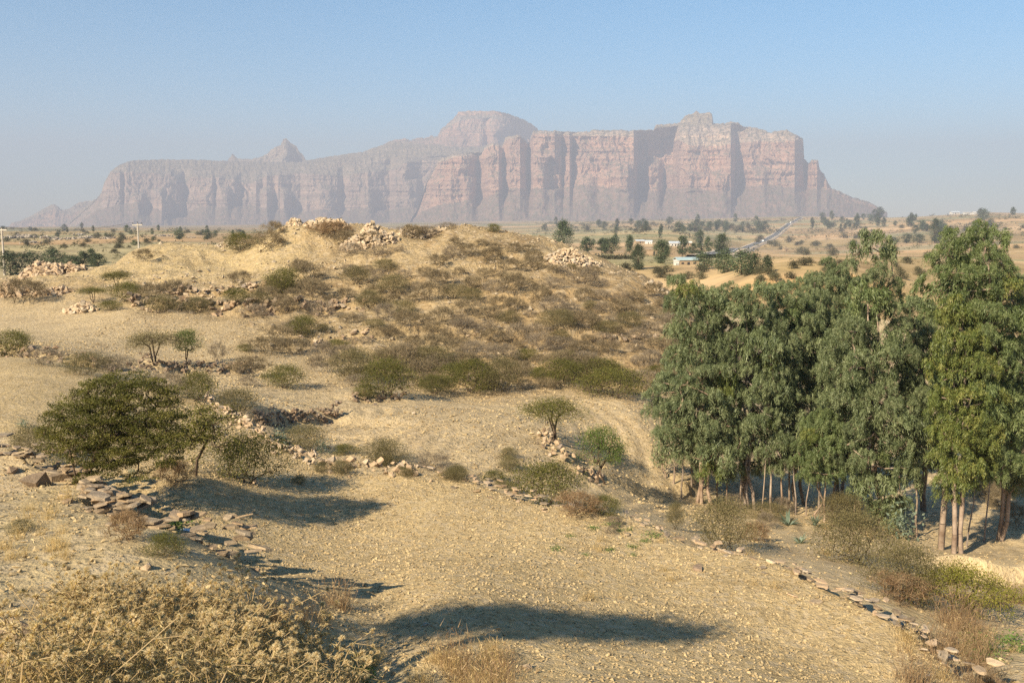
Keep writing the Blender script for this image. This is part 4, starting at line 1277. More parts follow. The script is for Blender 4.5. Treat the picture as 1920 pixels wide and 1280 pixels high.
# --- bushes and small trees placed one by one: (kind, base u, base v, width px, height px, label, category, name)
LIB = dict(umb=(UMB, 2.6, 1.7), umbo=(UMB_OL, 2.8, 1.6), tree=(TREE_BR, 1.7, 1.7), bg=(BUSH_GR, 2.3, 1.25), bo=(BUSH_OL, 2.3, 1.2), by=(BUSH_YE, 2.6, 1.3),
           th=(THORN, 2.2, 1.1), tg=(THORN_G, 2.2, 1.2), tr=(THORN_R, 1.4, 1.1), red=(TUFT_RED, .8, .75), st=(TUFT_ST, .6, .45), wg=(WEED_G, .45, .4), wb=(WEED_B, .45, .75), ag=(AGAVE, 1.0, .6))
PLANTS = [
 ('umbo',290,690,104,62,'flat-topped acacia with a forked trunk standing on the low wall','acacia tree','acacia_tree'),
 ('tree',352,686,52,62,'spindly small tree with sparse leaves right of the flat-topped acacia','tree','small_tree'),
 ('tg',408,677,38,36,'little leafless shrub at the wall right of the spindly tree','shrub','shrub'),
 ('bg',370,752,72,54,'round dark green bush just right of the big acacia top','bush','bush'),
 ('tg',318,742,84,44,'grey leafless shrub behind the crown of the big acacia','shrub','shrub'),
 ('bo',443,777,88,46,'half-bare olive bush above the orange rubble bank','bush','bush'),
 ('bg',24,664,70,48,'green acacia bush cut by the left frame edge','bush','bush'),
 ('tg',82,684,84,30,'grey scrub right of the bush at the left frame edge','shrub','shrub'),
 ('bo',160,702,86,40,'grey scrub with a green top on the left field edge','bush','bush'),
 ('tg',214,700,74,34,'low grey shrub behind the big acacia on its left','shrub','shrub'),
 ('umb',220,546,52,38,'small umbrella acacia highest among the left hillside bushes','acacia tree','acacia_tree'),
 ('umb',174,568,48,30,'green spreading bush beside the small bright stone heap','bush','bush'),
 ('bg',238,566,62,36,'dense green bush below the small umbrella acacia','bush','bush'),
 ('th',284,562,60,30,'brown bush right of the dense green one on the left hillside','shrub','thorn_bush'),
 ('th',326,560,64,34,'bare brown thorn tree over the upper hillside wall','shrub','thorn_bush'),
 ('bo',306,586,66,30,'olive bush standing in front of the lower hillside wall','bush','bush'),
 ('bo',372,582,60,28,'faded olive bush between the two hillside walls','bush','bush'),
 ('bg',444,572,52,28,'fresh green bush between the two hillside walls','bush','bush'),
 ('bo',486,574,50,26,'low olive bush right of the fresh green one','bush','bush'),
 ('bg',532,548,66,46,'tall dark bush at the right end of the upper hillside wall','bush','bush'),
 ('th',575,528,72,36,'brown thorn bush on the slope above the walls','shrub','thorn_bush'),
 ('th',590,560,70,34,'brown thorn bush at the right end of the hillside walls','shrub','thorn_bush'),
 ('bg',206,582,48,18,'low green shrub on the bright stone heap side of the wall','shrub','shrub'),
 ('th',44,568,100,44,'large rusty brown thorn bush at the left frame edge','shrub','thorn_bush'),
 ('th',272,492,46,22,'small round brown shrub alone on the smooth left slope','shrub','thorn_bush'),
 ('bg',452,472,62,34,'dark bush on the left crest beside the little stone pile','bush','bush'),
 ('th',500,472,76,36,'brown thorn bush on the left crest beside the dark one','shrub','thorn_bush'),
 ('th',516,446,44,30,'wispy shrub on the skyline at the left end of the hilltop','shrub','thorn_bush'),
 ('tr',622,442,84,26,'dark reddish bush between the hilltop mounds','shrub','thorn_bush'),
 ('tg',840,430,40,16,'grey shrub on the skyline right of the cream heap','shrub','shrub'),
 ('bg',926,436,26,16,'small green bush on the skyline right of the hilltop','bush','bush'),
 ('bg',568,628,58,36,'green acacia bush on the dark wall left of the slope foot','bush','bush'),
 ('th',500,664,92,32,'brown thicket along the dark wall left of the slope foot','shrub','thorn_bush'),
 ('th',550,664,70,30,'brown thorn bush in the wall thicket, right part','shrub','thorn_bush'),
 ('tg',610,698,62,58,'tall bare grey shrub at the corner of the upper field','shrub','shrub'),
 ('bo',668,714,100,58,'broad olive bush at the left foot of the hill','bush','bush'),
 ('bg',728,740,98,66,'big green bush overhanging the dark wall stub','bush','bush'),
 ('bg',686,748,48,28,'small green shrub on the wall stub','bush','bush'),
 ('bg',816,738,70,34,'compact dark green bush beside the wall fragment','bush','bush'),
 ('bg',884,736,96,60,'left of the two broad green bushes at the hill foot','bush','bush'),
 ('bo',944,736,86,64,'right of the two broad bushes at the hill foot, half bare','bush','bush'),
 ('bg',1052,722,84,48,'green bush standing alone at the hill foot, centre','bush','bush'),
 ('bg',1150,744,132,52,'widest dark green bush nearest the grove at the hill foot','bush','bush'),
 ('th',1098,704,90,40,'brown thorn bush behind the lone green bush','shrub','thorn_bush'),
 ('bo',810,690,86,40,'olive bush on the lower slope above the wall fragment','bush','bush'),
 ('th',740,690,90,44,'brown thorn bush above the big green bush','shrub','thorn_bush'),
 ('umb',1036,826,118,78,'spreading olive acacia on the stone step beside the round field','acacia tree','acacia_tree'),
 ('tree',1130,906,84,108,'small fresh green tree with a slim trunk at the gully edge','tree','small_tree'),
 ('bo',722,870,92,46,'olive bush in the middle of the curved field edge','bush','bush'),
 ('tg',814,880,78,36,'sparse grey shrub right of the olive bush on the field edge','shrub','shrub'),
 ('bo',570,842,84,44,'brown-green bush inside the lower corner of the round field','bush','bush'),
 ('wb',526,838,26,50,'pale blue-green upright weed in the corner of the round field','weed','weed'),
 ('wb',604,848,24,34,'shorter blue-green weed right of the brown-green bush','weed','weed'),
 ('bg',648,852,46,22,'low dark green shrub on the curved field edge','shrub','shrub'),
 ('bg',928,902,46,20,'low fresh green shrub on the field edge left of the large bush','shrub','shrub'),
 ('bg',1024,950,132,82,'large dark bush on the field edge below the stone step','bush','bush'),
 ('tr',1082,966,92,46,'rusty dry thicket at the foot of the large field-edge bush','shrub','thorn_bush'),
 ('bg',1132,964,70,36,'dark drooping green bush right of the rusty thicket','bush','bush'),
 ('bo',1356,1030,112,96,'round brown-green acacia bush on a thin stem at the field rim','bush','bush'),
 ('bo',1266,992,36,52,'thin sparse shrub left of the round bush','shrub','shrub'),
 ('tr',1416,1014,60,36,'low rusty shrub right of the round bush','shrub','thorn_bush'),
 ('bo',1604,1056,168,92,'wide olive bush below the grove','bush','bush'),
 ('bo',1694,1124,140,104,'tall brown-olive bush at the lower right field rim','bush','bush'),
 ('by',1802,1158,196,102,'bright yellow-green bush at the lower right','bush','bush'),
 ('tr',1690,1130,110,58,'rusty dry shrub under the yellow-green bush','shrub','thorn_bush'),
 ('bg',468,906,128,90,'green acacia shrub on many thin stems in the ploughed field','acacia shrub','bush'),
 ('tr',326,910,72,50,'rusty dry shrub under the right side of the big acacia','shrub','thorn_bush'),
 ('ag',1478,985,60,40,'agave with spiky leaves at the gully edge below the grove','agave','agave'),
 ('ag',1528,985,54,36,'agave on the bank right of the first one','agave','agave'),
 ('ag',1500,1018,50,34,'lowest agave hanging over the gully edge','agave','agave'),
 ('wb',1690,1010,50,90,'blue-green young eucalyptus shoots below the hanging crown','shoot','eucalyptus_shoot'),
 ('bg',312,1042,70,46,'dark green weed bush in the shade at the slab wall end','bush','bush'),
 ('tr',236,1012,84,58,'rusty dry weeds growing over the slab wall','weeds','dry_weeds'),
 ('wg',330,986,56,36,'fresh green weed on the near edge of the ploughed field','weed','weed'),
 ('bo',52,1236,74,40,'olive weed tuft among the stones at the lower left corner','weed','weed'),
 ('bo',150,1262,80,44,'green-brown weed tuft at the bottom left of the thistles','weed','weed'),
 ('bo',96,1292,90,46,'low weed tuft on the bottom edge left of the thistles','weed','weed'),
 ('bo',226,1296,90,46,'olive weed tuft on the bottom edge below the thistles','weed','weed'),
 ('bo',40,996,60,24,'small olive tuft left of the slab wall','shrub','shrub'),
 ('bo',60,860,80,60,'thin olive weeds left of the big acacia trunk','shrub','shrub'),
 ('th',1880,920,80,40,'brown bush on the right-hand slope beside the grove','shrub','thorn_bush'),
 ('th',1910,985,70,40,'brown bush at the right frame edge below the grove','shrub','thorn_bush'),
 ('bo',1580,985,90,60,'shadowed scrub among the grove trunks','shrub','shrub'),
 ('bo',1440,975,80,34,'low scrub at the feet of the pale grove stems','shrub','shrub'),
]


def put_plants(rows, group=None):
    pts = hit([r[1] for r in rows], [r[2] for r in rows])
    for r, p in zip(rows, pts):
        lib, w0, h0 = LIB[r[0]]
        m = p[1] / FPX
        sx, sz = r[3] * m / w0, r[4] * m / h0
        p = p.copy(); p[2] -= .02
        root = place(r[7], prng.choice(lib), p, prng.uniform(0, 6.28), 1, r[5], r[6], group)
        root.scale = (sx, sx, sz)


put_plants(PLANTS)

# --- the big acacia, built for this spot
def hero():
    rg = np.random.default_rng(77)
    c = hit([150], [908])[0]
    m = c[1] / FPX
    # crown boundary read from the photograph: (v, u left, u right)
    prof = np.array([(698,205,262),(720,150,320),(750,112,338),(780,78,345),(810,60,350),(840,85,352),(870,110,330),(895,150,305)], float)
    v = rg.uniform(698, 895, 9000)
    lo = np.interp(v, prof[:, 0], prof[:, 1]); hi = np.interp(v, prof[:, 0], prof[:, 2])
    t = rg.uniform(-1, 1, len(v))
    u = (lo + hi) / 2 + t * (hi - lo) / 2 * .93
    dep = rg.uniform(-1, 1, len(v)) * np.sqrt(1 - t ** 2 * .9) * (hi - lo) / 2 * m * .42
    keep = rg.random(len(v)) < np.where(v > 850, .25, 1)
    cand = P(u, v, c[1] + dep)[keep] - c
    tips = []
    for q in cand:
        if all(((q - w) ** 2 * np.array([1, 1, 3.5])).sum() > .185 ** 2 for w in tips): tips.append(q)
        if len(tips) >= 210: break
    tips = np.array(tips)
    segs = []
    left = tips[:, 0] < -.25
    base = np.array([0, 0, -.1])
    t1 = [base, np.array([.10, .02, .18]), np.array([.30, 0, .48]), np.array([.52, .02, .80])]
    t2 = [base + np.array([-.05, .03, 0]), np.array([-.10, .02, .3]), np.array([-.16, .02, .65])]
    s1, _, r1 = grow(tips[~left], t1, rg, .005, .45, 2, .09, .12)
    s2, _, r2 = grow(tips[left], t2, rg, .005, .43, 2, .09, .12)
    wood = tubes(np.concatenate([s1, s2]), 5)
    k = 300
    ang = rg.uniform(0, 6.28, len(tips) * k); rad = np.sqrt(rg.random(len(tips) * k)) * np.repeat(rg.uniform(.14, .27, len(tips)), k)
    tilt = np.repeat(rg.normal(0, .22, (len(tips), 2)), k, 0)
    ox, oy = rad * np.cos(ang), rad * np.sin(ang)
    off = np.stack([ox, oy, ox * tilt[:, 0] + oy * tilt[:, 1] - rad ** 2 * .9 + rg.normal(0, .022, len(ox))], 1)
    C = np.repeat(tips, k, 0) + off
    V, F = leaves(C, rg.uniform(.020, .042, len(C)), rg.uniform(.010, .018, len(C)), rg, 0, 1)
    T = np.clip(np.repeat(rg.random(len(tips)), k) * .6 + rg.random(len(C)) * .4, 0, 1)
    root = thing('acacia_tree', 'big dense dark green acacia with a short leaning trunk in the left foreground', 'acacia tree', c)
    put('trunk', make_mesh('trunk', wood[0], [wood[1]], M_BARK, smooth_shade=True), root)
    put('crown', make_mesh('crown', V, [F], M_LEAF_AC, tint=T), root)


hero()


def second_acacia():
    rg = np.random.default_rng(79)
    c = hit([366], [892])[0]
    m = c[1] / FPX
    n = 110
    u = rg.normal(372, 36, n); v = 800 + rg.normal(0, 24, n) + .004 * (u - 372) ** 2
    tips = P(u, v, c[1] + rg.normal(0, 34, n) * m) - c
    s, _, r = grow(tips, [np.array([0, 0, -.1]), np.array([.05, 0, .3]), P(388, 826, c[1]) - c], rg, .005, .36, 2, .1, .1)
    wood = tubes(s, 4)
    C = np.repeat(tips, 46, 0) + rg.normal(0, 1, (n * 46, 3)) * np.array([.10, .10, .05])
    V, F = leaves(C, rg.uniform(.03, .06, len(C)), rg.uniform(.016, .028, len(C)), rg)
    root = thing('acacia_tree', 'slim lighter acacia growing just right of the big one', 'acacia tree', c)
    put('trunk', make_mesh('trunk', wood[0], [wood[1]], M_BARK), root)
    put('crown', make_mesh('crown', V, [F], M_LEAF_AC, tint=.2 + rg.random(len(F)) * .8), root)


second_acacia()

# the tree on the bank left of the frame whose shadow crosses the field
def shade_tree():
    rg = np.random.default_rng(80)
    tgt = hit([1010], [1166])[0]
    tt = 8.5
    c = tgt + np.array([sd.x, sd.y, 0]) / math.hypot(sd.x, sd.y) * tt
    zc = tgt[2] + math.tan(SUN_EL) * tt
    g = float(ground_z(np.array([c[0]]), np.array([c[1]]))[0])
    H = zc - g
    n = 170
    a = rg.uniform(0, 6.28, n); r = np.sqrt(rg.random(n))
    tips = np.stack([1.85 * r * np.cos(a) - .10, .34 * r * np.sin(a) + .12 * np.cos(a) * r, H + rg.normal(0, .10, n)], 1)
    s, _, _r = grow(tips, [np.array([0, 0, -.1]), np.array([.06, 0, H * .35]), np.array([0, .05, H * .7])], rg, .007, .47, 2, .08, .1)
    wood = tubes(s, 5)
    C = np.repeat(tips, 70, 0) + rg.normal(0, 1, (n * 70, 3)) * np.array([.15, .12, .08])
    V, F = leaves(C, .07, .04, rg)
    root = thing('acacia_tree', 'acacia on the near bank outside the frame whose shadow lies on the field', 'acacia tree', (c[0], c[1], g))
    put('trunk', make_mesh('trunk', wood[0], [wood[1]], M_BARK), root)
    put('crown', make_mesh('crown', V, [F], M_LEAF_AC, tint=rg.random(len(F))), root)


shade_tree()

# --- scrub on the hillside
LAND = [(692,436,'the largest hilltop rubble heap'),(612,414,'the left hilltop mound'),(790,430,'the cream heap on the crest'),(1072,480,'the spill of stones on the right shoulder'),(440,585,'the long hillside wall'),(96,500,'the grey-brown stone heap'),
        (884,720,'the broad green bushes at the hill foot'),(1150,725,'the widest green bush at the hill foot'),(728,715,'the big green bush on the wall stub'),(1232,540,'the boulders at the right end of the hill'),(960,600,'the bare middle of the slope'),(900,540,'the rough upper slope'),(1120,610,'the furrowed right slope')]


def where(u, v):
    d = [math.hypot((u - a) * .7, v - b) for a, b, _ in LAND]
    k = int(np.argmin(d)); a, b, nm = LAND[k]
    dx, dy = u - a, v - b
    if abs(dx) < 35 and abs(dy) < 25: return 'on ' + nm if 'slope' in nm or 'middle' in nm else 'beside ' + nm
    if abs(dy) > abs(dx) * .8: return ('below ' if dy > 0 else 'above ') + nm
    return ('right of ' if dx > 0 else 'left of ') + nm


def hill_scrub():
    k = 0; used = []
    tries = 0
    cand_u = prng_np.uniform(440, 1290, 1500); cand_v = prng_np.uniform(440, 735, 1500)
    top = np.interp(cand_u, [440, 520, 560, 620, 850, 1000, 1120, 1240, 1290], [520, 470, 440, 432, 446, 470, 512, 560, 590])
    ok = cand_v > top
    dens = np.interp(cand_v, [430, 520, 600, 640, 735], [.22, .34, .72, .75, .45]) * (1 - .85 * ((cand_u < 640) & (cand_v > 600)))
    ok &= prng_np.random(1500) < dens
    ok |= (cand_v > top) & (cand_u > 860) & (prng_np.random(1500) < .45)
    ok &= ~((cand_u < 640) & (cand_v < 545) & (prng_np.random(1500) < .88))
    cand = [(u, v) for u, v in zip(cand_u[ok], cand_v[ok])]
    rows = []
    for u, v in cand:
        w = prng.uniform(28, 76) * (.75 + .4 * (v - 430) / 300)
        if any(abs(u - a) < (w + b) * .27 and abs(v - c) < 15 for a, c, b in used): continue
        used.append((u, v, w))
        x = prng.random()
        kind = 'th' if x < .50 else 'tg' if x < .86 else 'bo' if x < (.95 if v < 650 else .88) else 'bg'
        if kind == 'bg' and v < 650: kind = 'th'
        size = 'small' if w < 34 else 'broad' if w > 54 else 'low'
        look = {'th': 'brown leafless thorn bush', 'tg': 'grey-brown bare thorn bush', 'bo': 'olive half-bare bush', 'bg': 'green bush'}[kind]
        rows.append((kind, u, v, w, w * prng.uniform(.4, .58), f'{size} {look} {where(u, v)}', 'shrub', 'thorn_bush' if kind in ('th', 'tg') else 'bush'))
        if len(rows) >= 225: break
    put_plants(rows, 'thorn scrub on the hillside')


prng_np = np.random.default_rng(99)
hill_scrub()

# --- grasses and weeds
def tufts():
    rows = []
    R2 = np.random.default_rng(4)
    zones = [('red', 14, (1690, 1860), (1150, 1290), (50, 90), 'rusty grass tuft on the right rim bank', 'rusty grass on the right bank'),
             ('red', 9, (1760, 1915), (1090, 1200), (40, 70), 'rusty grass tuft by the yellow-green bush', 'rusty grass on the right bank'),
             ('st', 16, (1680, 1915), (1120, 1280), (30, 60), 'pale straw tuft on the right rim bank', 'straw tufts on the right bank'),
             ('wg', 6, (1780, 1915), (1140, 1270), (36, 60), 'green weed on the right rim bank', 'green weeds on the right bank'),
             ('red', 9, (480, 640), (1110, 1180), (40, 80), 'rusty grass tuft at the shaded bank crest', 'rusty weeds at the bank crest'),
             ('red', 10, (800, 960), (1245, 1300), (50, 90), 'rusty weed at the bottom edge of the field', 'rusty weeds at the bottom edge'),
             ('st', 22, (600, 960), (1215, 1300), (40, 80), 'straw tuft at the bottom edge of the field', 'straw tufts at the bottom edge'),
             ('st', 18, (0, 130), (930, 1060), (26, 50), 'small straw tuft on the path left of the slab wall', 'straw tufts by the slab wall'),
             ('wg', 12, (1040, 1240), (985, 1045), (16, 30), 'small green weed on the bare ploughed field', 'green weeds on the field'),
             ('wg', 6, (640, 700), (1230, 1280), (40, 60), 'green weed at the end of the thistle patch', 'green weeds by the thistles'),
             ('wb', 6, (20, 420), (770, 900), (14, 24), 'blue-green seedling on the left field', 'blue-green seedlings'),
             ('st', 22, (1080, 1720), (985, 1130), (16, 34), 'small straw tuft along the right field rim', 'straw tufts along the field rim'),
             ('bo', 16, (560, 1000), (850, 920), (24, 46), 'tiny olive shrub along the curved field edge', 'tiny shrubs along the field edge'),
             ('th', 14, (1830, 1920), (820, 960), (30, 60), 'brown scrub on the slope right of the grove', 'scrub right of the grove'),
             ('tg', 10, (1130, 1700), (940, 1010), (26, 50), 'dry twiggy shrub along the gully below the grove', 'dry shrubs along the gully')]
    for kind, n, (u0, u1), (v0, v1), (w0, w1), lab, grp in zones:
        us = R2.uniform(u0, u1, n); vs_ = R2.uniform(v0, v1, n)
        rr = []
        for u, v in zip(us, vs_):
            w = R2.uniform(w0, w1)
            asp = {'red': 1.0, 'st': .8, 'wg': .6, 'wb': 1.2, 'bo': .6, 'th': .5, 'tg': .6}[kind]
            nm = {'red': 'grass_tuft', 'st': 'grass_tuft', 'wg': 'weed', 'wb': 'weed', 'bo': 'shrub', 'th': 'thorn_bush', 'tg': 'shrub'}[kind]
            big = 'small' if w < w0 + (w1 - w0) * .33 else 'wide' if w > w0 + (w1 - w0) * .66 else 'mid-sized'
            fu, fv = (u - u0) / (u1 - u0), (v - v0) / (v1 - v0)
            pos = ('far' if fv < .34 else 'near' if fv > .66 else 'middle') + ('-left' if fu < .34 else '-right' if fu > .66 else ' centre') + ' of the group'
            lab2 = f'{big} {lab.replace("small ", "").replace("tiny ", "")}, {pos}'
            rr.append((kind, u, v, w, w * asp, lab2, {'grass_tuft': 'grass', 'weed': 'weed'}.get(nm, 'shrub'), nm))
        put_plants(rr, grp)


tufts()

# --- thistle patch
NUM = 'no one two three four five six seven eight nine ten eleven twelve thirteen fourteen fifteen sixteen seventeen'.split()


def thistles():
    rg = np.random.default_rng(31)
    # spiky seed head
    n = 150
    d = rg.normal(0, 1, (n, 3)); d /= np.linalg.norm(d, axis=1, keepdims=True); d[:, 2] = np.abs(d[:, 2]) * .9 - .25
    V1, F1 = needles(d * .012, d, rg.uniform(.020, .032, n), .006, rg)
    V2, F2 = ROCKS[0]; V2 = V2 * np.array([.052, .066, .076])
    V, F, T = join((V1, F1, rg.uniform(.35, 1, n)), (V2, F2, np.full(len(F2), .45)))
    head = make_mesh('flower_head', V, [F], M_THISTLE, tint=T)
    variants = []
    for q in range(6):
        H = rg.uniform(.30, .46)
        segs, tips = [], []
        for k in range(rg.integers(3, 6)):
            b = np.array([rg.normal(0, .05), rg.normal(0, .05), -.05])
            t = np.array([rg.normal(0, .2), rg.normal(0, .2), H * rg.uniform(.65, 1.05)])
            m = (b + t) / 2 + rg.normal(0, .04, 3)
            segs += [[*b, *m, .0045, .004], [*m, *t, .004, .003]]; tips.append(t)
            if rg.random() < .7:
                t2 = m + np.array([rg.normal(0, .12), rg.normal(0, .12), H * rg.uniform(.2, .4)])
                segs.append([*m, *t2, .003, .0025]); tips.append(t2)
            t3 = t + np.array([rg.normal(0, .08), rg.normal(0, .08), -H * rg.uniform(.05, .25)])
            segs.append([*(m * .4 + t * .6), *t3, .003, .0025]); tips.append(t3)
        sv, sf = tubes(segs, 3)
        s = np.array(segs)
        nl = 95
        k = rg.integers(0, len(s), nl); t = rg.random((nl, 1))
        A = s[k, :3] * (1 - t) + s[k, 3:6] * t
        D = rg.normal(0, 1, (nl, 3)); D[:, 2] = D[:, 2] * .5 + .15
        lv, lf = needles(A, D, rg.uniform(.03, .085, nl), rg.uniform(.005, .012, nl), rg)
        # low dead leaves
        nb = 26
        A2 = np.stack([rg.normal(0, .14, nb), rg.normal(0, .14, nb), rg.uniform(0, .12, nb)], 1)
        lv2, lf2 = needles(A2, rg.normal(0, 1, (nb, 3)) * [1, 1, .6], rg.uniform(.06, .15, nb), .011, rg)
        lv, lf, lt = join((lv, lf, rg.random(nl)), (lv2, lf2, rg.random(nb) * .6))
        variants.append((make_mesh('stem', sv, [sf], M_THISTLE, tint=np.full(len(sf), .3)), make_mesh('leaves', lv, [lf], M_THLEAF, tint=lt), tips))
    # patch outline in the photograph
    poly = np.array([(66,1150),(120,1128),(200,1118),(290,1124),(380,1130),(450,1146),(560,1190),(622,1250),(660,1330),(600,1350),(100,1350),(-40,1340),(-40,1290),(60,1262),(110,1235),(125,1190),(80,1140)], float)
    us = rg.uniform(-60, 700, 2600); vv_ = 1050 + 370 * rg.random(2600) ** 1.0
    m = in_poly(us, vv_, poly)
    pts = hit(us[m], vv_[m], 2.5, 60)
    # even spacing on the ground
    sel = []
    for p in pts:
        if p[1] > 14.5: continue
        if all((p[0] - q[0]) ** 2 + (p[1] - q[1]) ** 2 > .195 ** 2 for q in sel): sel.append(p)
        if len(sel) >= 300: break
    for i, p in enumerate(sel):
        st, lf, tips = variants[i % 6]
        tall = prng.random()
        sc = .6 + .62 * tall
        u, v = uv_of(p)
        across = 'left' if u < 180 else 'right' if u > 430 else 'middle'
        side = 'on the bank crest' if u > 420 and v < 1215 else 'at the bottom edge of the patch' if v > 1240 else 'next to the slab wall' if v < 1100 else 'beside the loose gravel' if u < 150 else 'in the thick of the patch'
        olive = prng.random() < .22
        root = thing('thistle', f'{"tall" if sc > 1.05 else "short" if sc < .88 else "dry"} straw-coloured thistle with {NUM[len(tips)]} heads, {across} part, {side}', 'thistle', p, prng.uniform(0, 6.28), sc, 'dry thistles on the near bank')
        put('stem', st, root); put('leaves', lf, root)
        for t in tips:
            put('flower_head', head, root, t, (prng.gauss(0, .4), prng.gauss(0, .4), prng.uniform(0, 6)), prng.uniform(.55, .95))
    # dead undergrowth below them
    n = 9000
    us = rg.uniform(-60, 720, n); vv_ = rg.uniform(1050, 1420, n)
    m = in_poly(us, vv_, poly)
    us, vv_ = us[m], vv_[m]
    base = np.array(sel)
    k = rg.integers(0, len(base), 9000)  # stalks lying and standing
    xy = base[k, :2] + rg.normal(0, .16, (9000, 2))
    z = ground_z(xy[:, 0], xy[:, 1])
    A = np.stack([xy[:, 0], xy[:, 1], z + rg.random(9000) * .12], 1)
    D = rg.normal(0, 1, (9000, 3)); D[:, 2] = np.abs(D[:, 2]) * .7
    V, F = needles(A, D, rg.uniform(.06, .22, 9000), .008, rg)
    put('dry_grass', make_mesh('dry_grass', V, [F], M_GRASS, tint=rg.random(9000) * .7), kind='stuff', label='dead straw tangled under the thistles')


thistles()
# ------------------------------------------------------------------ eucalyptus grove
def bough_mesh(rg, name, mat):
    """one leafy bough of unit radius: drooping sprays over a dome, leaves hanging"""
    cs = []
    while len(cs) < 19:
        q = rg.normal(0, 1, 3); q /= np.linalg.norm(q)
        if q[2] < -.25: continue
        q = q * rg.uniform(.5, .92) * np.array([1, 1, .85])
        if all(((q - w) ** 2).sum() > .30 ** 2 for w in cs): cs.append(q)
    cs = np.array(cs)
    k = 120
    n = len(cs) * k
    dn = rg.normal(0, 1, (n, 3)); dn[:, 2] += .3; dn /= np.linalg.norm(dn, axis=1, keepdims=True)
    rad = np.repeat(rg.uniform(.17, .30, len(cs)), k)[:, None]
    q = np.repeat(cs, k, 0) + dn * rad * rg.random((n, 1)) ** .35
    out = np.hypot(q[:, 0], q[:, 1])
    hang = rg.random(n) < .34
    q[hang, 2] -= rg.random(hang.sum()) ** 1.4 * .62 * (.4 + .6 * out[hang])
    q[:, 2] -= .22 * out ** 2
    d = np.stack([rg.normal(0, .42, n), rg.normal(0, .42, n), -np.ones(n)], 1) + dn * .4
    d /= np.linalg.norm(d, axis=1, keepdims=True)
    w = np.cross(d, dn + rg.normal(0, .3, (n, 3))); w /= np.linalg.norm(w, axis=1, keepdims=True) + 1e-9
    L = rg.uniform(.11, .22, n)[:, None]; W = rg.uniform(.026, .042, n)[:, None]
    V = np.stack([q - d * L * .5, q + w * W * .5 - d * L * .1, q + d * L * .5, q - w * W * .5 - d * L * .1], 1).reshape(-1, 3)
    F = np.arange(4 * n).reshape(-1, 4)
    T = np.clip(np.repeat(rg.random(len(cs)), k) * .45 + rg.random(n) * .55, 0, 1)
    tw = [[0, 0, -.35, *(c_ * .9), .016, .006] for c_ in cs[:9]]
    return make_mesh(name, V, [F], mat, tint=T)


_rb = np.random.default_rng(55)
BOUGHS = {m_.name: [bough_mesh(_rb, 'leafy_bough', m_) for _ in range(6)] for m_ in (M_EUC, M_EUCY, M_EUCL)}


def euc(label, bu, bv, d, prof, lean_u, lmat, seed, trunks=1, trunk_r=.10, rmin=.30, rmax=.78, group='eucalyptus trees of the grove'):
    rg = np.random.default_rng(seed)
    c0 = P(bu, bv, d)
    z0 = float(ground_z(c0[:1], c0[1:2])[0])
    c = np.array([c0[0], c0[1], z0])
    m = d / FPX
    a = np.array(prof, float)
    K = 6000
    v = rg.uniform(a[0, 0], a[-1, 0], K)
    lo = np.interp(v, a[:, 0], a[:, 1]); hi = np.interp(v, a[:, 0], a[:, 2])
    rad = rmin + (rmax - rmin) * rg.random(K) ** 1.4
    rad = np.minimum(rad, (hi - lo) * m * .42 + .12)
    rp = rad / m
    half = np.maximum((hi - lo) / 2 - rp * .62, 0)
    keep = (rg.random(K) < (half + 12) / (half.max() + 12)) & (v - rp * .55 > a[0, 0] - 6) & (v + rp * .75 < a[-1, 0] + 4)
    t = rg.uniform(-1, 1, K)
    u = (lo + hi) / 2 + t * half
    dep = rg.uniform(-1, 1, K) * np.sqrt(np.clip(1 - t ** 2, .03, 1)) * (hi - lo) / 2 * m * .8
    C = P(u, v, d + dep)
    sel = []
    for i in np.where(keep)[0]:
        if all(((C[i] - C[j]) ** 2).sum() > (.80 * (rad[i] + rad[j]) * .80) ** 2 for j in sel): sel.append(i)
        if len(sel) >= 95: break
    rad = rad[sel]; C = C[sel]
    segs = []
    topv = a[0, 0] + (a[-1, 0] - a[0, 0]) * .22
    grp = rg.integers(0, trunks, len(C))
    for k in range(trunks):
        b = c + np.array([rg.normal(0, .18) * (trunks > 1), rg.normal(0, .15) * (trunks > 1), -.15])
        t0 = P(lean_u + rg.normal(0, 12) * (trunks > 1), topv, d)
        ch = [b + (t0 - b) * f + rg.normal(0, .06, 3) * np.array([1, 1, 0]) * (f > 0) for f in (0, .12, .25, .4, .55, .7, .85, 1)]
        tp = C[grp == k]
        if not len(tp): continue
        s, nn, r = grow(tp, ch, rg, .019, .42, 2, .07, .10)
        hf = np.clip((s[:, 2] - c[2]) / max(t0[2] - c[2], 1), 0, 1)
        s[:, 6:] = np.minimum(s[:, 6:], (trunk_r * .58 * (1 - .78 * hf))[:, None])
        segs.append(s)
    wood = tubes(np.concatenate(segs), 6)
    root = thing('eucalyptus_tree', label, 'eucalyptus', c, group=group)
    put('trunk', make_mesh('trunk', wood[0] - c, [wood[1]], M_EBARK, smooth_shade=True), root)
    lib = BOUGHS[lmat.name]
    for i in range(len(C)):
        lb = lib
        if rg.random() < .12: lb = BOUGHS[[M_EUC, M_EUCY, M_EUCL][rg.integers(0, 3)].name]
        s = rad[i]
        put('leafy_bough', lb[rg.integers(0, 6)], root, C[i] - c, (rg.normal(0, .22), rg.normal(0, .22), rg.uniform(0, 6.28)), (s, s, s * rg.uniform(.85, 1.15)))
    return len(C)


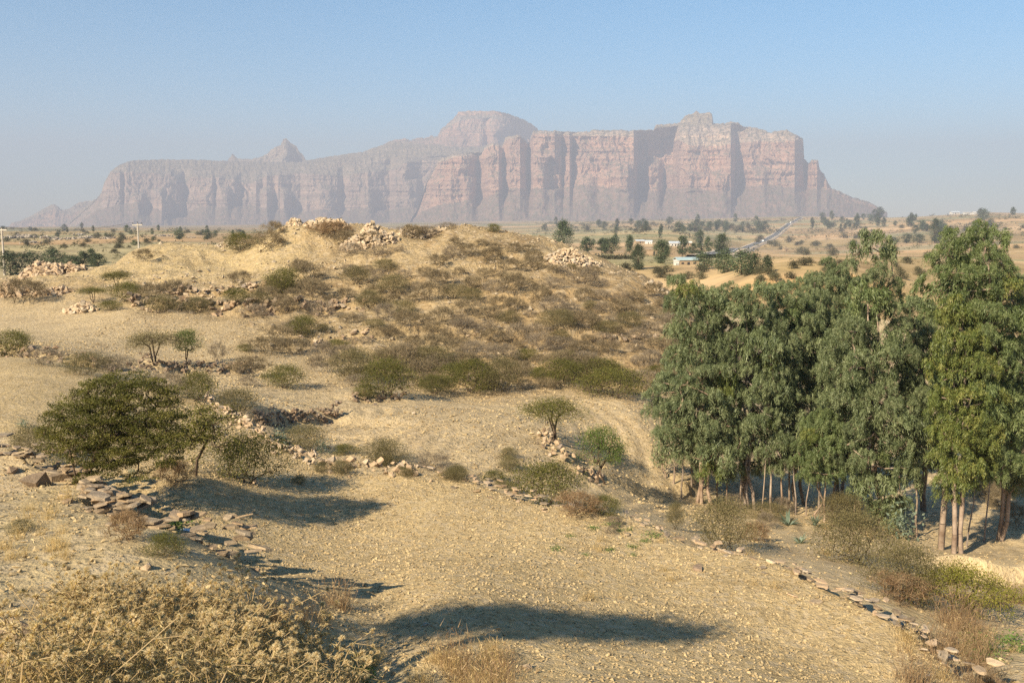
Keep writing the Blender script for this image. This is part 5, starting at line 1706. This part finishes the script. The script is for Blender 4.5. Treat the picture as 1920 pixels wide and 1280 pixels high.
nl = 0
nl += euc('leftmost eucalyptus of the grove with a bough reaching out over the field', 1312, 938, 28.6, [(520,1255,1330),(550,1240,1362),(610,1244,1372),(660,1246,1385),(710,1214,1395),(740,1196,1400),(775,1206,1405),(820,1228,1410),(860,1262,1405),(885,1285,1395),(905,1296,1380)], 1305, M_EUC, 1, 3, .10)
nl += euc('broad eucalyptus second from the left with pale slanting boughs', 1412, 944, 28.9, [(522,1355,1430),(560,1325,1465),(620,1320,1490),(690,1322,1515),(760,1330,1520),(830,1355,1515),(870,1380,1500),(895,1400,1480)], 1400, M_EUC, 2, 4, .09)
nl += euc('eucalyptus in the middle of the grove with dark hollow crown', 1500, 950, 30.4, [(522,1450,1525),(560,1425,1570),(640,1425,1585),(720,1430,1590),(800,1440,1570),(850,1450,1560),(880,1470,1540)], 1490, M_EUC, 3, 2, .10)
nl += euc('olive-tinged eucalyptus standing at the back of the grove', 1575, 948, 32.5, [(484,1545,1602),(520,1505,1630),(580,1495,1640),(660,1500,1640),(740,1510,1630),(800,1530,1620)], 1570, M_EUC, 4, 2, .11)
nl += euc('tall eucalyptus with a narrow separate top left of the tallest tree', 1640, 1004, 27.6, [(436,1612,1660),(455,1596,1682),(490,1598,1690),(520,1606,1694),(545,1604,1698),(568,1590,1704),(600,1560,1705),(660,1532,1728),(730,1532,1742),(800,1548,1745),(860,1560,1738),(910,1580,1722),(955,1612,1705),(985,1640,1690)], 1640, M_EUC, 5, 2, .12)
nl += euc('small light green eucalyptus low in front of the grove', 1535, 962, 27.6, [(775,1530,1570),(800,1492,1600),(840,1482,1612),(880,1484,1606),(905,1500,1590)], 1540, M_EUCL, 6, 2, .05, .26, .42)
nl += euc('tallest eucalyptus on the right with a bright pointed top', 1764, 1034, 25.8, [(420,1795,1858),(440,1770,1884),(470,1748,1905),(520,1728,1925),(580,1724,1940),(640,1750,1945),(720,1770,1945),(800,1775,1945),(870,1790,1930),(910,1810,1900)], 1815, M_EUCL, 7, 1, .15)
nl += euc('yellowish drooping eucalyptus in front of the tallest one', 1786, 1032, 25.2, [(562,1780,1830),(590,1752,1852),(640,1736,1872),(700,1732,1884),(760,1738,1890),(820,1742,1888),(870,1746,1870),(910,1752,1850),(945,1768,1830)], 1785, M_EUCY, 8, 2, .12, .34, .6)
nl += euc('eucalyptus at the right frame edge', 1872, 1008, 27.6, [(520,1900,1990),(570,1880,2030),(660,1862,2040),(740,1860,2030),(820,1852,2000),(890,1850,1960),(935,1862,1925)], 1900, M_EUC, 9, 2, .11)
nl += euc('dark eucalyptus behind the right-hand pair', 1730, 985, 31.5, [(560,1680,1750),(640,1670,1790),(740,1680,1800),(820,1690,1800),(890,1700,1790)], 1735, M_EUC, 10, 2, .10)


def stems():
    """slim coppice stems between the crowns and the ground"""
    rg = np.random.default_rng(12)
    rows = [(1246,930,29.4,860,1242),(1262,932,29.0,850,1264),(1278,936,28.6,850,1280),(1318,940,28.4,840,1320),(1346,936,29.2,840,1348),(1362,942,29.2,850,1366),(1390,946,28.6,840,1384),(1428,950,28.4,850,1436),(1446,952,28.6,850,1440),
            (1462,954,29.0,860,1470),(1478,952,29.2,860,1480),(1492,958,28.8,850,1488),(1512,962,28.6,860,1520),(1536,958,29.4,870,1530),(1562,966,29.0,860,1568),(1598,972,28.8,860,1620),(1614,975,29.4,860,1610),(1660,1000,28.2,880,1662),(1690,1010,27.8,890,1686),(1720,1015,27.4,890,1716),(1812,1022,26.6,880,1830),(1846,1008,27.4,880,1858),(1296,934,29.6,850,1300)]
    shade = ['pale', 'grey-brown', 'reddish', 'whitish']
    for i, (u, v, d, vt, ut) in enumerate(rows):
        p = P(u, v, d); z = float(ground_z(p[:1], p[1:2])[0]); c = np.array([p[0], p[1], z])
        t = P(ut, vt, d) - c
        b = np.array([0, 0, -.1])
        r = rg.uniform(.022, .05)
        ch = [b + (t - b) * f + rg.normal(0, .03, 3) * np.array([1, 1, 0]) * (0 < f < 1) for f in (0, .3, .6, 1, 1.25)]
        sg = [[*ch[k], *ch[k + 1], r * (1 - k * .16), r * (.84 - k * .16)] for k in range(4)]
        tip = ch[-1]
        cl = tip + rg.normal(0, .16, (5, 3))
        for q in cl: sg.append([*ch[3], *q, r * .3, .006])
        w = tubes(sg, 6)
        n = 5 * 90
        C = np.repeat(cl, 90, 0) + rg.normal(0, .16, (n, 3))
        V, F = leaves(C, rg.uniform(.1, .17, n), rg.uniform(.02, .036, n), rg, .6, .9)
        near = 'under the leftmost crown' if u < 1330 else 'under the second crown' if u < 1445 else 'below the dark hollow crown' if u < 1530 else 'behind the small light green tree' if u < 1630 else 'under the narrow-topped tree' if u < 1740 else 'beside the right-hand trunks'
        root = thing('eucalyptus_sapling', f'slim {"leaning " if abs(ut - u) > 5 else "upright "}{"thick" if r > .036 else "thin"} eucalyptus stem {near}', 'eucalyptus', c, group='slim eucalyptus stems in the grove')
        put('trunk', make_mesh('trunk', w[0], [w[1]], M_EBARK, smooth_shade=True), root)
        put('crown', make_mesh('crown', V, [F], M_EUC, tint=rg.random(n)), root)


stems()

# ------------------------------------------------------------------ distant trees
def far_tree(rg, H, W, z0, ncl, nleaf, L, mat, shape):
    t = rg.random(ncl)
    if shape == 'tall': ww = np.sin(np.clip(t * .85 + .12, 0, 1) * np.pi) ** .8
    elif shape == 'round': ww = np.sqrt(np.clip(1 - (2 * t - 1) ** 2, 0.05, 1))
    else: ww = np.sqrt(np.clip(1 - t ** 2, .08, 1))
    a = rg.uniform(0, 6.28, ncl); r = np.sqrt(rg.random(ncl)) * ww * W / 2 * .8
    C = np.stack([r * np.cos(a), r * np.sin(a), z0 + (H - z0) * (t * .92 + .03)], 1)
    n = ncl * nleaf
    q = np.repeat(C, nleaf, 0) + rg.normal(0, 1, (n, 3)) * W * .085
    V, F = leaves(q, rg.uniform(.7, 1.3, n) * L, rg.uniform(.7, 1.2, n) * L * .7, rg, .2, 1)
    T = np.clip(np.repeat(rg.random(ncl), nleaf) * .6 + rg.random(n) * .4, 0, 1)
    wv, wf = tubes([[0, 0, -.3, 0, 0, H * .5, W * .035, W * .02], [0, 0, H * .3, W * .15, 0, H * .6, W * .02, W * .01], [0, 0, H * .35, -W * .14, .05, H * .62, W * .02, W * .01]], 5)
    return [('trunk', make_mesh('trunk', wv, [wf], M_BARK)), ('crown', make_mesh('crown', V, [F], mat, tint=T))]


rgt = np.random.default_rng(44)
FT_TALL = [far_tree(rgt, 8, 4.2, 1.2, 44, 44, .34, M_FAR, 'tall') for _ in range(4)]
FT_ROUND = [far_tree(rgt, 6, 6, 1.0, 44, 44, .34, M_FAR, 'round') for _ in range(3)]
FT_LOW = [far_tree(rgt, 2.4, 4.6, .2, 30, 34, .26, M_FARSC, 'low') for _ in range(3)]
FT_HI = [far_tree(rgt, 8, 5.2, .9, 80, 70, .24, M_FAR, 'tall') for _ in range(2)]
FLIB = dict(t=(FT_TALL, 4.2, 8), r=(FT_ROUND, 6, 6), l=(FT_LOW, 4.6, 2.4), h=(FT_HI, 5.2, 8))


def put_far(rows, group):
    pts = hit([r[1] for r in rows], [r[2] for r in rows], 88)
    for r, p in zip(rows, pts):
        lib, w0, h0 = FLIB[r[0]]
        m = p[1] / FPX
        p = p.copy(); p[2] -= .05 * h0
        root = place('tree' if r[0] != 'l' else 'bush', prng.choice(lib), p, prng.uniform(0, 6.28), 1, r[5], 'tree' if r[0] != 'l' else 'bush', group)
        sx, sz = r[3] * m / w0, r[4] * m / h0
        root.scale = (sx, sx, sz)


put_far([
 ('h',1057,474,46,62,'dark conical tree standing up behind the right shoulder of the hill'),
 ('t',1100,476,34,34,'mid-green tree just right of the dark conical tree'),('r',1146,476,40,30,'rounded tree left of the low dark sheds'),('t',1128,474,26,28,'small upright tree in the row behind the hill shoulder'),
 ('h',1196,506,34,52,'leafy tree in front of the hamlet, left one'),('h',1239,494,42,48,'leafy tree in front of the hamlet, middle one with pale trunk'),
 ('t',1180,474,24,36,'slender dark tree left of the hamlet roofs'),('t',1279,482,28,42,'slender tree behind the blue-roofed house'),('t',1300,478,20,24,'small dark tree right of the slender one'),
 ('h',1353,478,40,42,'open-crowned tree right of the hamlet with bare lower trunk'),('t',1327,476,20,34,'narrow dark tree beside the open-crowned one'),('t',1312,480,22,26,'short dark tree between hamlet and open-crowned tree'),
 ('r',1320,506,50,34,'dark tree right of the blue-roofed house'),('r',1356,512,52,44,'left tree of the dense clump above the grove'),('r',1390,516,56,50,'middle tree of the dense clump above the grove'),('r',1410,514,44,44,'right tree of the dense clump above the grove'),
 ('t',1439,510,28,38,'small upright tree right of the dense clump'),('t',1238,444,12,20,'tiny upright tree behind the hamlet roofs'),
 ('h',1752,456,26,46,'tall thin tree with bare trunk between the two grove tops'),('r',1700,456,26,18,'round grey-green tree left of the thin one'),('r',1724,456,28,16,'second round tree left of the thin one'),('r',1676,458,24,14,'third round tree left of the thin one'),('r',1600,462,20,12,'small bush-like tree on the far field right of the road'),
 ('t',1838,410,14,20,'tree near the white buildings, left of the pair on the skyline'),('r',1845,416,20,24,'rounded tree on the skyline right of the white buildings'),('t',1899,406,13,18,'tree on the skyline at the right frame edge'),
 ('t',1650,410,22,22,'larger tree near the long white roof on the skyline'),('t',1640,410,14,18,'tree left of the larger one on the skyline'),
 ('r',20,516,60,44,'dark tree behind the left power pole'),('r',62,510,58,40,'dark tree right of the left power pole'),('r',100,500,50,36,'dark tree above the grey-brown stone heap'),('r',134,502,44,26,'low dark tree right of the stone heap'),
 ('t',156,500,34,34,'bushy tree between the stone heap and the smooth slope'),('r',184,502,40,28,'rounded tree left of the smooth slope'),('t',172,494,26,32,'upright tree behind the rounded one'),
 ('r',336,449,26,18,'round tree just above the smooth crest, left one'),('r',389,449,26,18,'round tree just above the smooth crest, right one'),('r',252,460,16,12,'small tree beside the right power pole'),('t',456,446,14,16,'small tree on the skyline left of the hilltop'),
 ('r',288,450,14,8,'tiny tree right of the right power pole'),('t',437,446,8,16,'thin tree left of the hilltop'),('r',110,440,12,8,'tiny tree on the far left plain'),
], 'trees on the plain')


def far_scatter():
    R2 = np.random.default_rng(15)
    zones = [  # kind choices, count, u range, v range, px width range, place
        ('tlr', 42, (1010, 1440), (418, 436), (9, 20), 'in the wooded band below the mountain'),
        ('lr', 26, (1150, 1440), (428, 436), (12, 24), 'in the lower wooded band'),
        ('tr', 30, (1520, 1720), (412, 430), (8, 18), 'right of the road on the far plain'),
        ('lr', 26, (1560, 1920), (424, 440), (10, 22), 'along the far field edges on the right'),
        ('l', 24, (1480, 1920), (440, 500), (12, 34), 'on the open dry plain on the right'),
        ('l', 16, (1380, 1640), (446, 470), (12, 30), 'along the hedge line right of the road'),
        ('lr', 26, (0, 480), (432, 446), (8, 16), 'on the far left plain'),
        ('l', 34, (0, 330), (446, 486), (10, 24), 'on the scrubby left plain'),
        ('t', 10, (80, 560), (430, 440), (7, 12), 'under the foot of the plateau'),
        ('tr', 12, (1100, 1360), (452, 478), (12, 24), 'around the hamlet'),
        ('l', 14, (1120, 1330), (505, 530), (20, 44), 'behind the right end of the hill'),
        ('l', 26, (1340, 1740), (492, 530), (18, 40), 'on the sandy rise behind the grove')]
    for kinds, n, (u0, u1), (v0, v1), (w0, w1), pl in zones:
        rows = []
        for _ in range(n):
            k = kinds[R2.integers(0, len(kinds))]
            u, v = R2.uniform(u0, u1), R2.uniform(v0, v1)
            w = R2.uniform(w0, w1) * (1 if k != 't' else .75)
            h = w * {'t': 1.7, 'r': .85, 'l': .42}[k]
            lab = {'t': 'narrow upright', 'r': 'small round', 'l': 'low dark'}[k] + (' tree ' if k != 'l' else ' bush ') + pl
            big = 'smaller' if w < w0 + (w1 - w0) * .33 else 'larger' if w > w0 + (w1 - w0) * .66 else 'mid-sized'
            fu, fv = (u - u0) / (u1 - u0), (v - v0) / (v1 - v0)
            pos = ('far' if fv < .34 else 'near' if fv > .66 else 'middle') + ('-left' if fu < .34 else '-right' if fu > .66 else ' centre')
            lab = f'{big} {lab}, {pos}'
            rows.append((k, u, v, w, h, lab))
        put_far(rows, 'trees and bushes scattered ' + pl)


far_scatter()


def plain_scrub():
    """low scrub that dots the plain beyond the trees one can count"""
    R2 = np.random.default_rng(71)
    us, vs_ = [], []
    for n, u0, u1, v0, v1 in ((900, 1000, 1480, 412, 440), (700, 1480, 1930, 404, 445), (650, -20, 620, 430, 470), (350, 1380, 1930, 445, 505), (200, 1040, 1400, 440, 505), (220, -20, 330, 455, 490)):
        us.append(R2.uniform(u0, u1, n)); vs_.append(R2.uniform(v0, v1, n))
    us = np.concatenate(us); vs_ = np.concatenate(vs_)
    keep = fbm(us * .012, vs_ * .30, 41, 3) + R2.normal(0, .16, len(us)) > -.02
    us, vs_ = us[keep], vs_[keep]
    p = hit(us, vs_, 88)
    p = p[(p[:, 1] > 130) & (p[:, 1] < 4200)]
    m = p[:, 1] / FPX
    w = np.clip(R2.lognormal(1.75, .45, len(p)), 3, 15) * m
    w = np.minimum(w, 9)
    k = 26
    a = R2.normal(0, 1, (len(p) * k, 3)) * np.repeat(w, k)[:, None] * np.array([.28, .28, .13])
    C = np.repeat(p, k, 0) + a; C[:, 2] += np.repeat(w, k) * .24 + .15
    V, F = leaves(C, np.repeat(w, k) * R2.uniform(.14, .3, len(C)), np.repeat(w, k) * .16, R2)
    put('scrub', make_mesh('scrub', V, [F], M_FARSC, tint=np.clip(np.repeat(R2.random(len(p)), k) * .6 + R2.random(len(C)) * .4, 0, 1)), kind='stuff', label='low dark scrub dotted over the plain')


plain_scrub()
print('BOUGHS', nl)
# ------------------------------------------------------------------ road, houses, poles, outcrops
M_ASPH = solid_mat('asphalt', (.10, .10, .105), (.15, .15, .15), .5, .85)
M_SHOULDER = solid_mat('gravel_shoulder', (.42, .33, .24), (.52, .42, .31), .3, .95)
M_PAINT = solid_mat('road_paint', (.7, .7, .68), (.8, .8, .78), .5, .7)
M_WHITE = solid_mat('white_wall', (.50, .48, .44), (.64, .62, .58), .6, .8)
M_MUD = solid_mat('mud_wall', (.26, .19, .12), (.36, .27, .18), .8, .95)
M_BLUE = solid_mat('blue_tin', (.30, .40, .42), (.40, .49, .50), .4, .45, spec=.5)
M_TIN = solid_mat('grey_tin', (.42, .46, .50), (.56, .60, .64), .4, .4, spec=.5)
M_GLASSD = solid_mat('dark_opening', (.02, .02, .022), (.035, .035, .04), 1, .3, spec=.5)
M_WOOD = solid_mat('grey_pole_wood', (.34, .30, .25), (.50, .46, .40), 1.2, .85)
M_IRON = solid_mat('dark_wire', (.05, .05, .05), (.08, .08, .08), 1, .5)
M_CAR = solid_mat('white_car_paint', (.74, .74, .74), (.8, .8, .8), 1, .3, spec=.5)
M_TYRE = solid_mat('tyre', (.02, .02, .02), (.03, .03, .03), 1, .8)
M_OUT = solid_mat('grey_outcrop', (.20, .17, .14), (.36, .31, .25), .12, .95)
M_PLASTIC = solid_mat('plastic_scrap', (.55, .62, .68), (.72, .76, .80), 6, .4)


def box(x0, x1, y0, y1, z0, z1):
    V = np.array([(x, y, z) for z in (z0, z1) for y in (y0, y1) for x in (x0, x1)], float)
    return V, np.array([(0, 2, 3, 1), (4, 5, 7, 6), (0, 1, 5, 4), (2, 6, 7, 3), (0, 4, 6, 2), (1, 3, 7, 5)])


def boxes(*b):
    Vs, Fs, o = [], [], 0
    for q in b:
        V, F = box(*q); Vs.append(V); Fs.append(F + o); o += 8
    return np.concatenate(Vs), np.concatenate(Fs)


def part(name, vf, mat, root, loc=None, **k):
    return put(name, make_mesh(name, vf[0], [vf[1]], mat), root, loc, **k)


ROAD_UV = np.array([(1330,484),(1362,475),(1395,465.5),(1415,459.5),(1432,453),(1448,444.5),(1460,435.5),(1472,426.5),(1484,418.5),(1494,412.5),(1500,409.5),(1501,408.2)])


def road():
    pts = hit(ROAD_UV[:, 0], ROAD_UV[:, 1], 88)[:, :2]
    t = np.linspace(0, len(pts) - 1, 90)
    c = np.stack([np.interp(t, np.arange(len(pts)), pts[:, k]) for k in (0, 1)], 1)
    for _ in range(6): c[1:-1] = (c[:-2] + 2 * c[1:-1] + c[2:]) / 4
    d = np.gradient(c, axis=0); d /= np.linalg.norm(d, axis=1, keepdims=True)
    nrm = np.stack([-d[:, 1], d[:, 0]], 1)
    z = ground_z(c[:, 0], c[:, 1])
    for nm, w, up, mat, lab in (('road_shoulder', 6.2, .9, M_SHOULDER, 'pale gravel shoulder of the road'), ('road', 3.6, 1.1, M_ASPH, 'grey asphalt road curving up towards the mountain foot')):
        prof = [(-w - 6, -4.), (-w, up), (w, up), (w + 6, -4.)]
        V = np.concatenate([np.concatenate([c + nrm * o, (z + h)[:, None]], 1) for o, h in prof])
        n = len(c); i = np.arange(n - 1)
        F = np.concatenate([np.stack([k * n + i, k * n + i + 1, (k + 1) * n + i + 1, (k + 1) * n + i], 1) for k in range(3)])
        put(nm, make_mesh(nm, V, [F[:, ::-1]], mat), kind='structure', label=lab)
    for nm, o in (('edge_line', -3.3), ('edge_line', 3.3), ('centre_line', 0)):
        V = np.concatenate([np.concatenate([c + nrm * (o + q), (z + 1.15)[:, None]], 1) for q in (-.12, .12)])
        n = len(c); i = np.arange(n - 1)
        if nm == 'centre_line': i = i[::2]
        F = np.stack([i, i + 1, n + i + 1, n + i], 1)[:, ::-1]
        put(nm, make_mesh(nm, V, [F], M_PAINT), kind='structure', label='painted white line on the asphalt road')
    return c, z, d


RC_, RZ_, RD_ = road()


def car(label, u, v):
    i = int(np.argmin(np.abs(uv_of(np.column_stack([RC_, RZ_]))[0] - u)))
    yaw = math.atan2(RD_[i, 1], RD_[i, 0])
    n = np.array([-RD_[i, 1], RD_[i, 0]]) * -1.8
    root = thing('car', label, 'car', (RC_[i, 0] + n[0], RC_[i, 1] + n[1], RZ_[i] + 1.12), yaw, 1.15)
    part('body', boxes((-2.2, 2.2, -.85, .85, .35, .95)), M_CAR, root)
    V, F = box(-1.9, .8, -.75, .75, .95, 1.65); V[4:, 0] *= .8; part('cabin', (V, F), M_CAR, root)
    part('windscreen', boxes((.62, .86, -.62, .62, 1.02, 1.5)), M_GLASSD, root)
    for x in (-1.35, 1.35):
        for y in (-.82, .82):
            w = tubes([[x, y - .1, .33, x, y + .1, .33, .33, .33]], 10)
            part('wheel', w, M_TYRE, root)


car('small white car on the road, nearer of the two', 1428, 455)
car('small white car farther up the road', 1481, 421)


def house(label, u, v, w_px, h_px, roof, wall, depth=.7, yaw=0.0, gable=True, name='house', group='houses of the hamlet', windows=1, dmin=88):
    p = hit([u], [v], dmin)[0]
    m = p[1] / FPX
    W, H = w_px * m, h_px * m
    D = W * depth
    hw = H * (.58 if gable else .8)
    root = thing(name, label, 'house', (p[0], p[1], p[2] - .2), yaw, 1.0, group)
    part('wall', box(-W / 2, W / 2, -D / 2, D / 2, 0, hw + .2), wall, root)
    e = W * .05
    if gable:
        V = np.array([(-W / 2 - e, -D / 2 - e, hw + .2), (W / 2 + e, -D / 2 - e, hw + .2), (W / 2 + e, 0, H), (-W / 2 - e, 0, H), (-W / 2 - e, D / 2 + e, hw + .2), (W / 2 + e, D / 2 + e, hw + .2)])
        V = np.concatenate([V, V + np.array([0, 0, .12])])
        F4 = np.array([(6, 7, 8, 9), (9, 8, 11, 10), (0, 3, 2, 1), (3, 4, 5, 2), (0, 1, 7, 6), (4, 10, 11, 5)])
        F3 = np.array([(0, 6, 3), (3, 6, 9), (3, 9, 4), (4, 9, 10), (1, 2, 7), (2, 8, 7), (2, 5, 8), (5, 11, 8)])
        put('roof', make_mesh('roof', V, [F4, F3], roof), root)
        g = np.array([(-W / 2, -D / 2, hw + .2), (-W / 2, D / 2, hw + .2), (-W / 2, 0, H - .02), (W / 2, -D / 2, hw + .2), (W / 2, D / 2, hw + .2), (W / 2, 0, H - .02)])
        put('gable', make_mesh('gable', g, [np.array([(0, 2, 1), (3, 4, 5)])], wall), root)
    else:
        V, F = box(-W / 2 - e, W / 2 + e, -D / 2 - e, D / 2 + e, hw + .2, hw + .4)
        V[V[:, 1] > 0, 2] += H - hw
        put('roof', make_mesh('roof', V, [F], roof), root)
    part('door', box(-W * .06, W * .06, -D / 2 - .04, -D / 2 + .02, .2, hw * .85), M_GLASSD, root)
    for k in range(windows):
        x = W * (.28 if k % 2 == 0 else -.28) * (1 - .35 * (k // 2))
        part('window', box(x - W * .06, x + W * .06, -D / 2 - .04, -D / 2 + .02, hw * .45, hw * .8), M_GLASSD, root)
    return root


h0 = house('house with a long pale blue tin roof in front of the hamlet', 1287, 496, 40, 15, M_BLUE, M_MUD, .75, .1, True, windows=2)
p = hit([1268], [496], 88)[0]; m_ = p[1] / FPX
house('small white hut at the left end of the blue-roofed house', 1268, 497, 9, 8, M_WHITE, M_WHITE, .8, .1, False)
house('grey tin-roofed house at the left of the hamlet', 1199, 456, 16, 7, M_TIN, M_MUD, .8, .2)
house('grey tin-roofed house second from the left in the hamlet', 1216, 457, 13, 7, M_TIN, M_WHITE, .8, -.1)
house('white house in the middle of the hamlet', 1264, 461, 20, 9, M_TIN, M_WHITE, .8, .15, True, windows=2)
house('pale house right of the white house in the hamlet', 1290, 460, 13, 8, M_WHITE, M_MUD, .8, 0)
house('low dark shed beside the field left of the hamlet', 1116, 478, 20, 7, M_MUD, M_MUD, .8, 0, False, 'shed')
house('low dark shed with a flat roof in the middle left of the hamlet', 1160, 479, 16, 6, M_MUD, M_MUD, .8, .1, False, 'shed')
house('dark hut alone on the field right of the road', 1473, 471, 9, 6, M_MUD, M_MUD, .8, .3, False, 'hut', 'huts on the plain')
house('mud house half hidden among trees behind the leafy tree', 1225, 478, 26, 12, M_MUD, M_MUD, .8, 0, False)
house('long white-roofed building on the skyline right of the mountain foot', 1621, 404, 15, 4, M_WHITE, M_WHITE, .4, 0, False, 'building', 'white buildings on the skyline')
house('tiny white building where the road meets the skyline', 1515, 405, 7, 4, M_WHITE, M_WHITE, .8, 0, True, 'building', 'white buildings on the skyline')
for i, (u, w, h, lab) in enumerate([(1704,9,6,'small white house at the left end of the skyline buildings'), (1722,16,4,'low white building second from the left on the skyline'), (1764,18,5,'pale block in the middle of the skyline buildings'), (1772,22,4,'long low white roof in the middle of the skyline buildings'),
                                    (1790,16,6,'taller white building on the skyline'), (1813,13,5,'white building right of the middle on the skyline'), (1830,14,5,'rightmost white building on the skyline')]):
    house(lab, u, 402 + (i % 2) * .8, w, h, (M_WHITE, M_TIN)[i in (2, 4)], M_WHITE, .5, .1, i % 2 == 0, 'building', 'white buildings on the skyline', windows=2)


def hedge():
    R2 = np.random.default_rng(3)
    p = hit(np.linspace(1105, 1185, 60), np.full(60, 486.0), 88)
    n = 2600
    k = R2.integers(0, 60, n)
    C = p[k] + R2.normal(0, 1, (n, 3)) * np.array([.5, .35, .28]) + np.array([0, 0, .45])
    V, F = leaves(C, .3, .2, R2)
    o = thing('hedge', 'dark hedge along the pale field behind the hill shoulder', 'hedge', p[0])
    put('foliage', make_mesh('foliage', V - p[0], [F], M_FARSC, tint=R2.random(n)), o)


hedge()


def pole(label, u, vtop, d, arm_w=2.0):
    top = P(u, vtop, d)
    g = float(ground_z(top[:1], top[1:2])[0])
    H = top[2] - g
    root = thing('power_pole', label, 'power pole', (top[0], top[1], g), -.25, 1, 'power poles')
    part('pole', tubes([[0, 0, -.4, 0, 0, H, .17, .12]], 10), M_WOOD, root)
    za = H - .25
    part('crossarm', box(-arm_w / 2, arm_w / 2, -.16, -.04, za - .09, za + .09), M_WOOD, root)
    for s in (-1, 1): part('brace', tubes([[s * .55, -.1, za - .05, 0, -.1, za - .7, .035, .035]], 4), M_WOOD, root)
    pins = []
    for x in (-arm_w * .46, 0.0, arm_w * .46):
        zz = za + .09 if x else H
        part('insulator', tubes([[x, -.1 * (x != 0), zz, x, -.1 * (x != 0), zz + .16, .035, .05], [x, -.1 * (x != 0), zz + .16, x, -.1 * (x != 0), zz + .34, .09, .03]], 8), M_IRON, root)
        c, s_ = math.cos(-.25), math.sin(-.25)
        pins.append(np.array([top[0] + x * c, top[1] + x * s_, g + zz + .34]))
    return pins


p1 = pole('grey wooden power pole at the left frame edge', 3, 428, 150)
p2 = pole('grey wooden power pole rising behind the smooth left crest', 258, 419, 178)


def wire(label, a, b, sag):
    t = np.linspace(0, 1, 22)[:, None]
    q = a * (1 - t) + b * t; q[:, 2] -= (sag * 4 * t * (1 - t))[:, 0]
    V, F = tubes(np.concatenate([q[:-1], q[1:], np.full((21, 2), .012)], 1), 4)
    o = put('power_line', make_mesh('power_line', V - a, [F], M_IRON), None, a, label=label, category='power line', group='power lines')


for k, nm in ((0, 'left'), (1, 'middle'), (2, 'right')):
    wire(f'thin sagging wire between the two poles on their {nm} insulators', p1[k], p2[k], .9)
    off = p1[k] + np.array([-34., -6., .6])
    wire(f'thin wire leaving the left pole towards the frame edge from its {nm} insulator', off, p1[k], .6)


def outcrops():
    R2 = np.random.default_rng(8)
    rows = [(24, 447, 30, 9), (52, 446, 34, 11), (84, 447, 28, 9), (104, 450, 20, 7), (130, 449, 30, 8), (160, 447, 26, 9), (200, 448, 18, 6), (60, 456, 24, 7), (150, 441, 20, 6), (305, 443, 22, 6), (360, 446, 18, 5)]
    where_ = ['farthest left', 'largest, near the left pole', 'right of the largest', 'small, below a gap', 'broad, between the poles', 'tall, between the poles', 'small, left of the right pole', 'low, in front of the largest', 'distant, under the ridge', 'beyond the smooth crest, left', 'beyond the smooth crest, right']
    pts = hit([r[0] for r in rows], [r[1] for r in rows], 88)
    for r, p, wl in zip(rows, pts, where_):
        m = p[1] / FPX
        n = 26
        C = R2.normal(0, 1, (n, 3)) * np.array([r[2] * m * .28, r[2] * m * .28, 0])
        C[:, 2] = R2.random(n) * r[3] * m * .45
        V, F, T = joined_rocks(C, r[3] * m * 1.0, R2, 1.0)
        root = thing('rock_outcrop', f'grey bouldery outcrop on the left plain, {wl}', 'outcrop', p, group='grey outcrops on the left plain')
        put('boulders', make_mesh('boulders', V, [F], M_OUT), root, kind='stuff')


outcrops()


def scrap(label, u, v, s):
    p = hit([u], [v])[0]
    R2 = np.random.default_rng(2)
    g = np.linspace(-1, 1, 7); X, Y = np.meshgrid(g, g)
    Z = .12 * fbm(X * 2.3, Y * 2.3, 5, 3) + .05
    V = np.stack([X.ravel() * .5 + .1 * Z.ravel(), Y.ravel() * .22, Z.ravel()], 1) * s
    V = np.concatenate([V, V + np.array([0, 0, .008])])
    i = np.arange(6)[:, None] * 7 + np.arange(6)[None]; i = i.ravel()
    F = np.stack([i, i + 1, i + 8, i + 7], 1)
    put('plastic_scrap', make_mesh('plastic_scrap', V, [np.concatenate([F[:, ::-1], F + 49])], M_PLASTIC), None, p, (0, 0, .3), label=label, category='litter')


scrap('crumpled pale plastic scrap lying on the ploughed field', 356, 994, .28)
# ------------------------------------------------------------------ haze
def haze_box():
    m, nt, out = new_mat('haze_air')
    pv = nt.nodes.new('ShaderNodeVolumePrincipled')
    pv.inputs['Density'].default_value = HAZE_DENSITY
    pv.inputs['Color'].default_value = (.60, .64, .785, 1)
    pv.inputs['Anisotropy'].default_value = 0.0
    nt.links.new(pv.outputs[0], out.inputs['Volume'])
    zlo = float(min(GV[:, 2].min(), -120)) - 60
    zhi = 600.0
    a = 8400.0
    V = np.array([(x, y, z) for z in (zlo, zhi) for y in (-a, a) for x in (-a, a)])
    F = np.array([(0, 2, 3, 1), (4, 5, 7, 6), (0, 1, 5, 4), (2, 6, 7, 3), (0, 4, 6, 2), (1, 3, 7, 5)])
    put('haze', make_mesh('haze', V, [F], m), kind='stuff', label='thin pale dust haze filling the air over the plain')


haze_box()
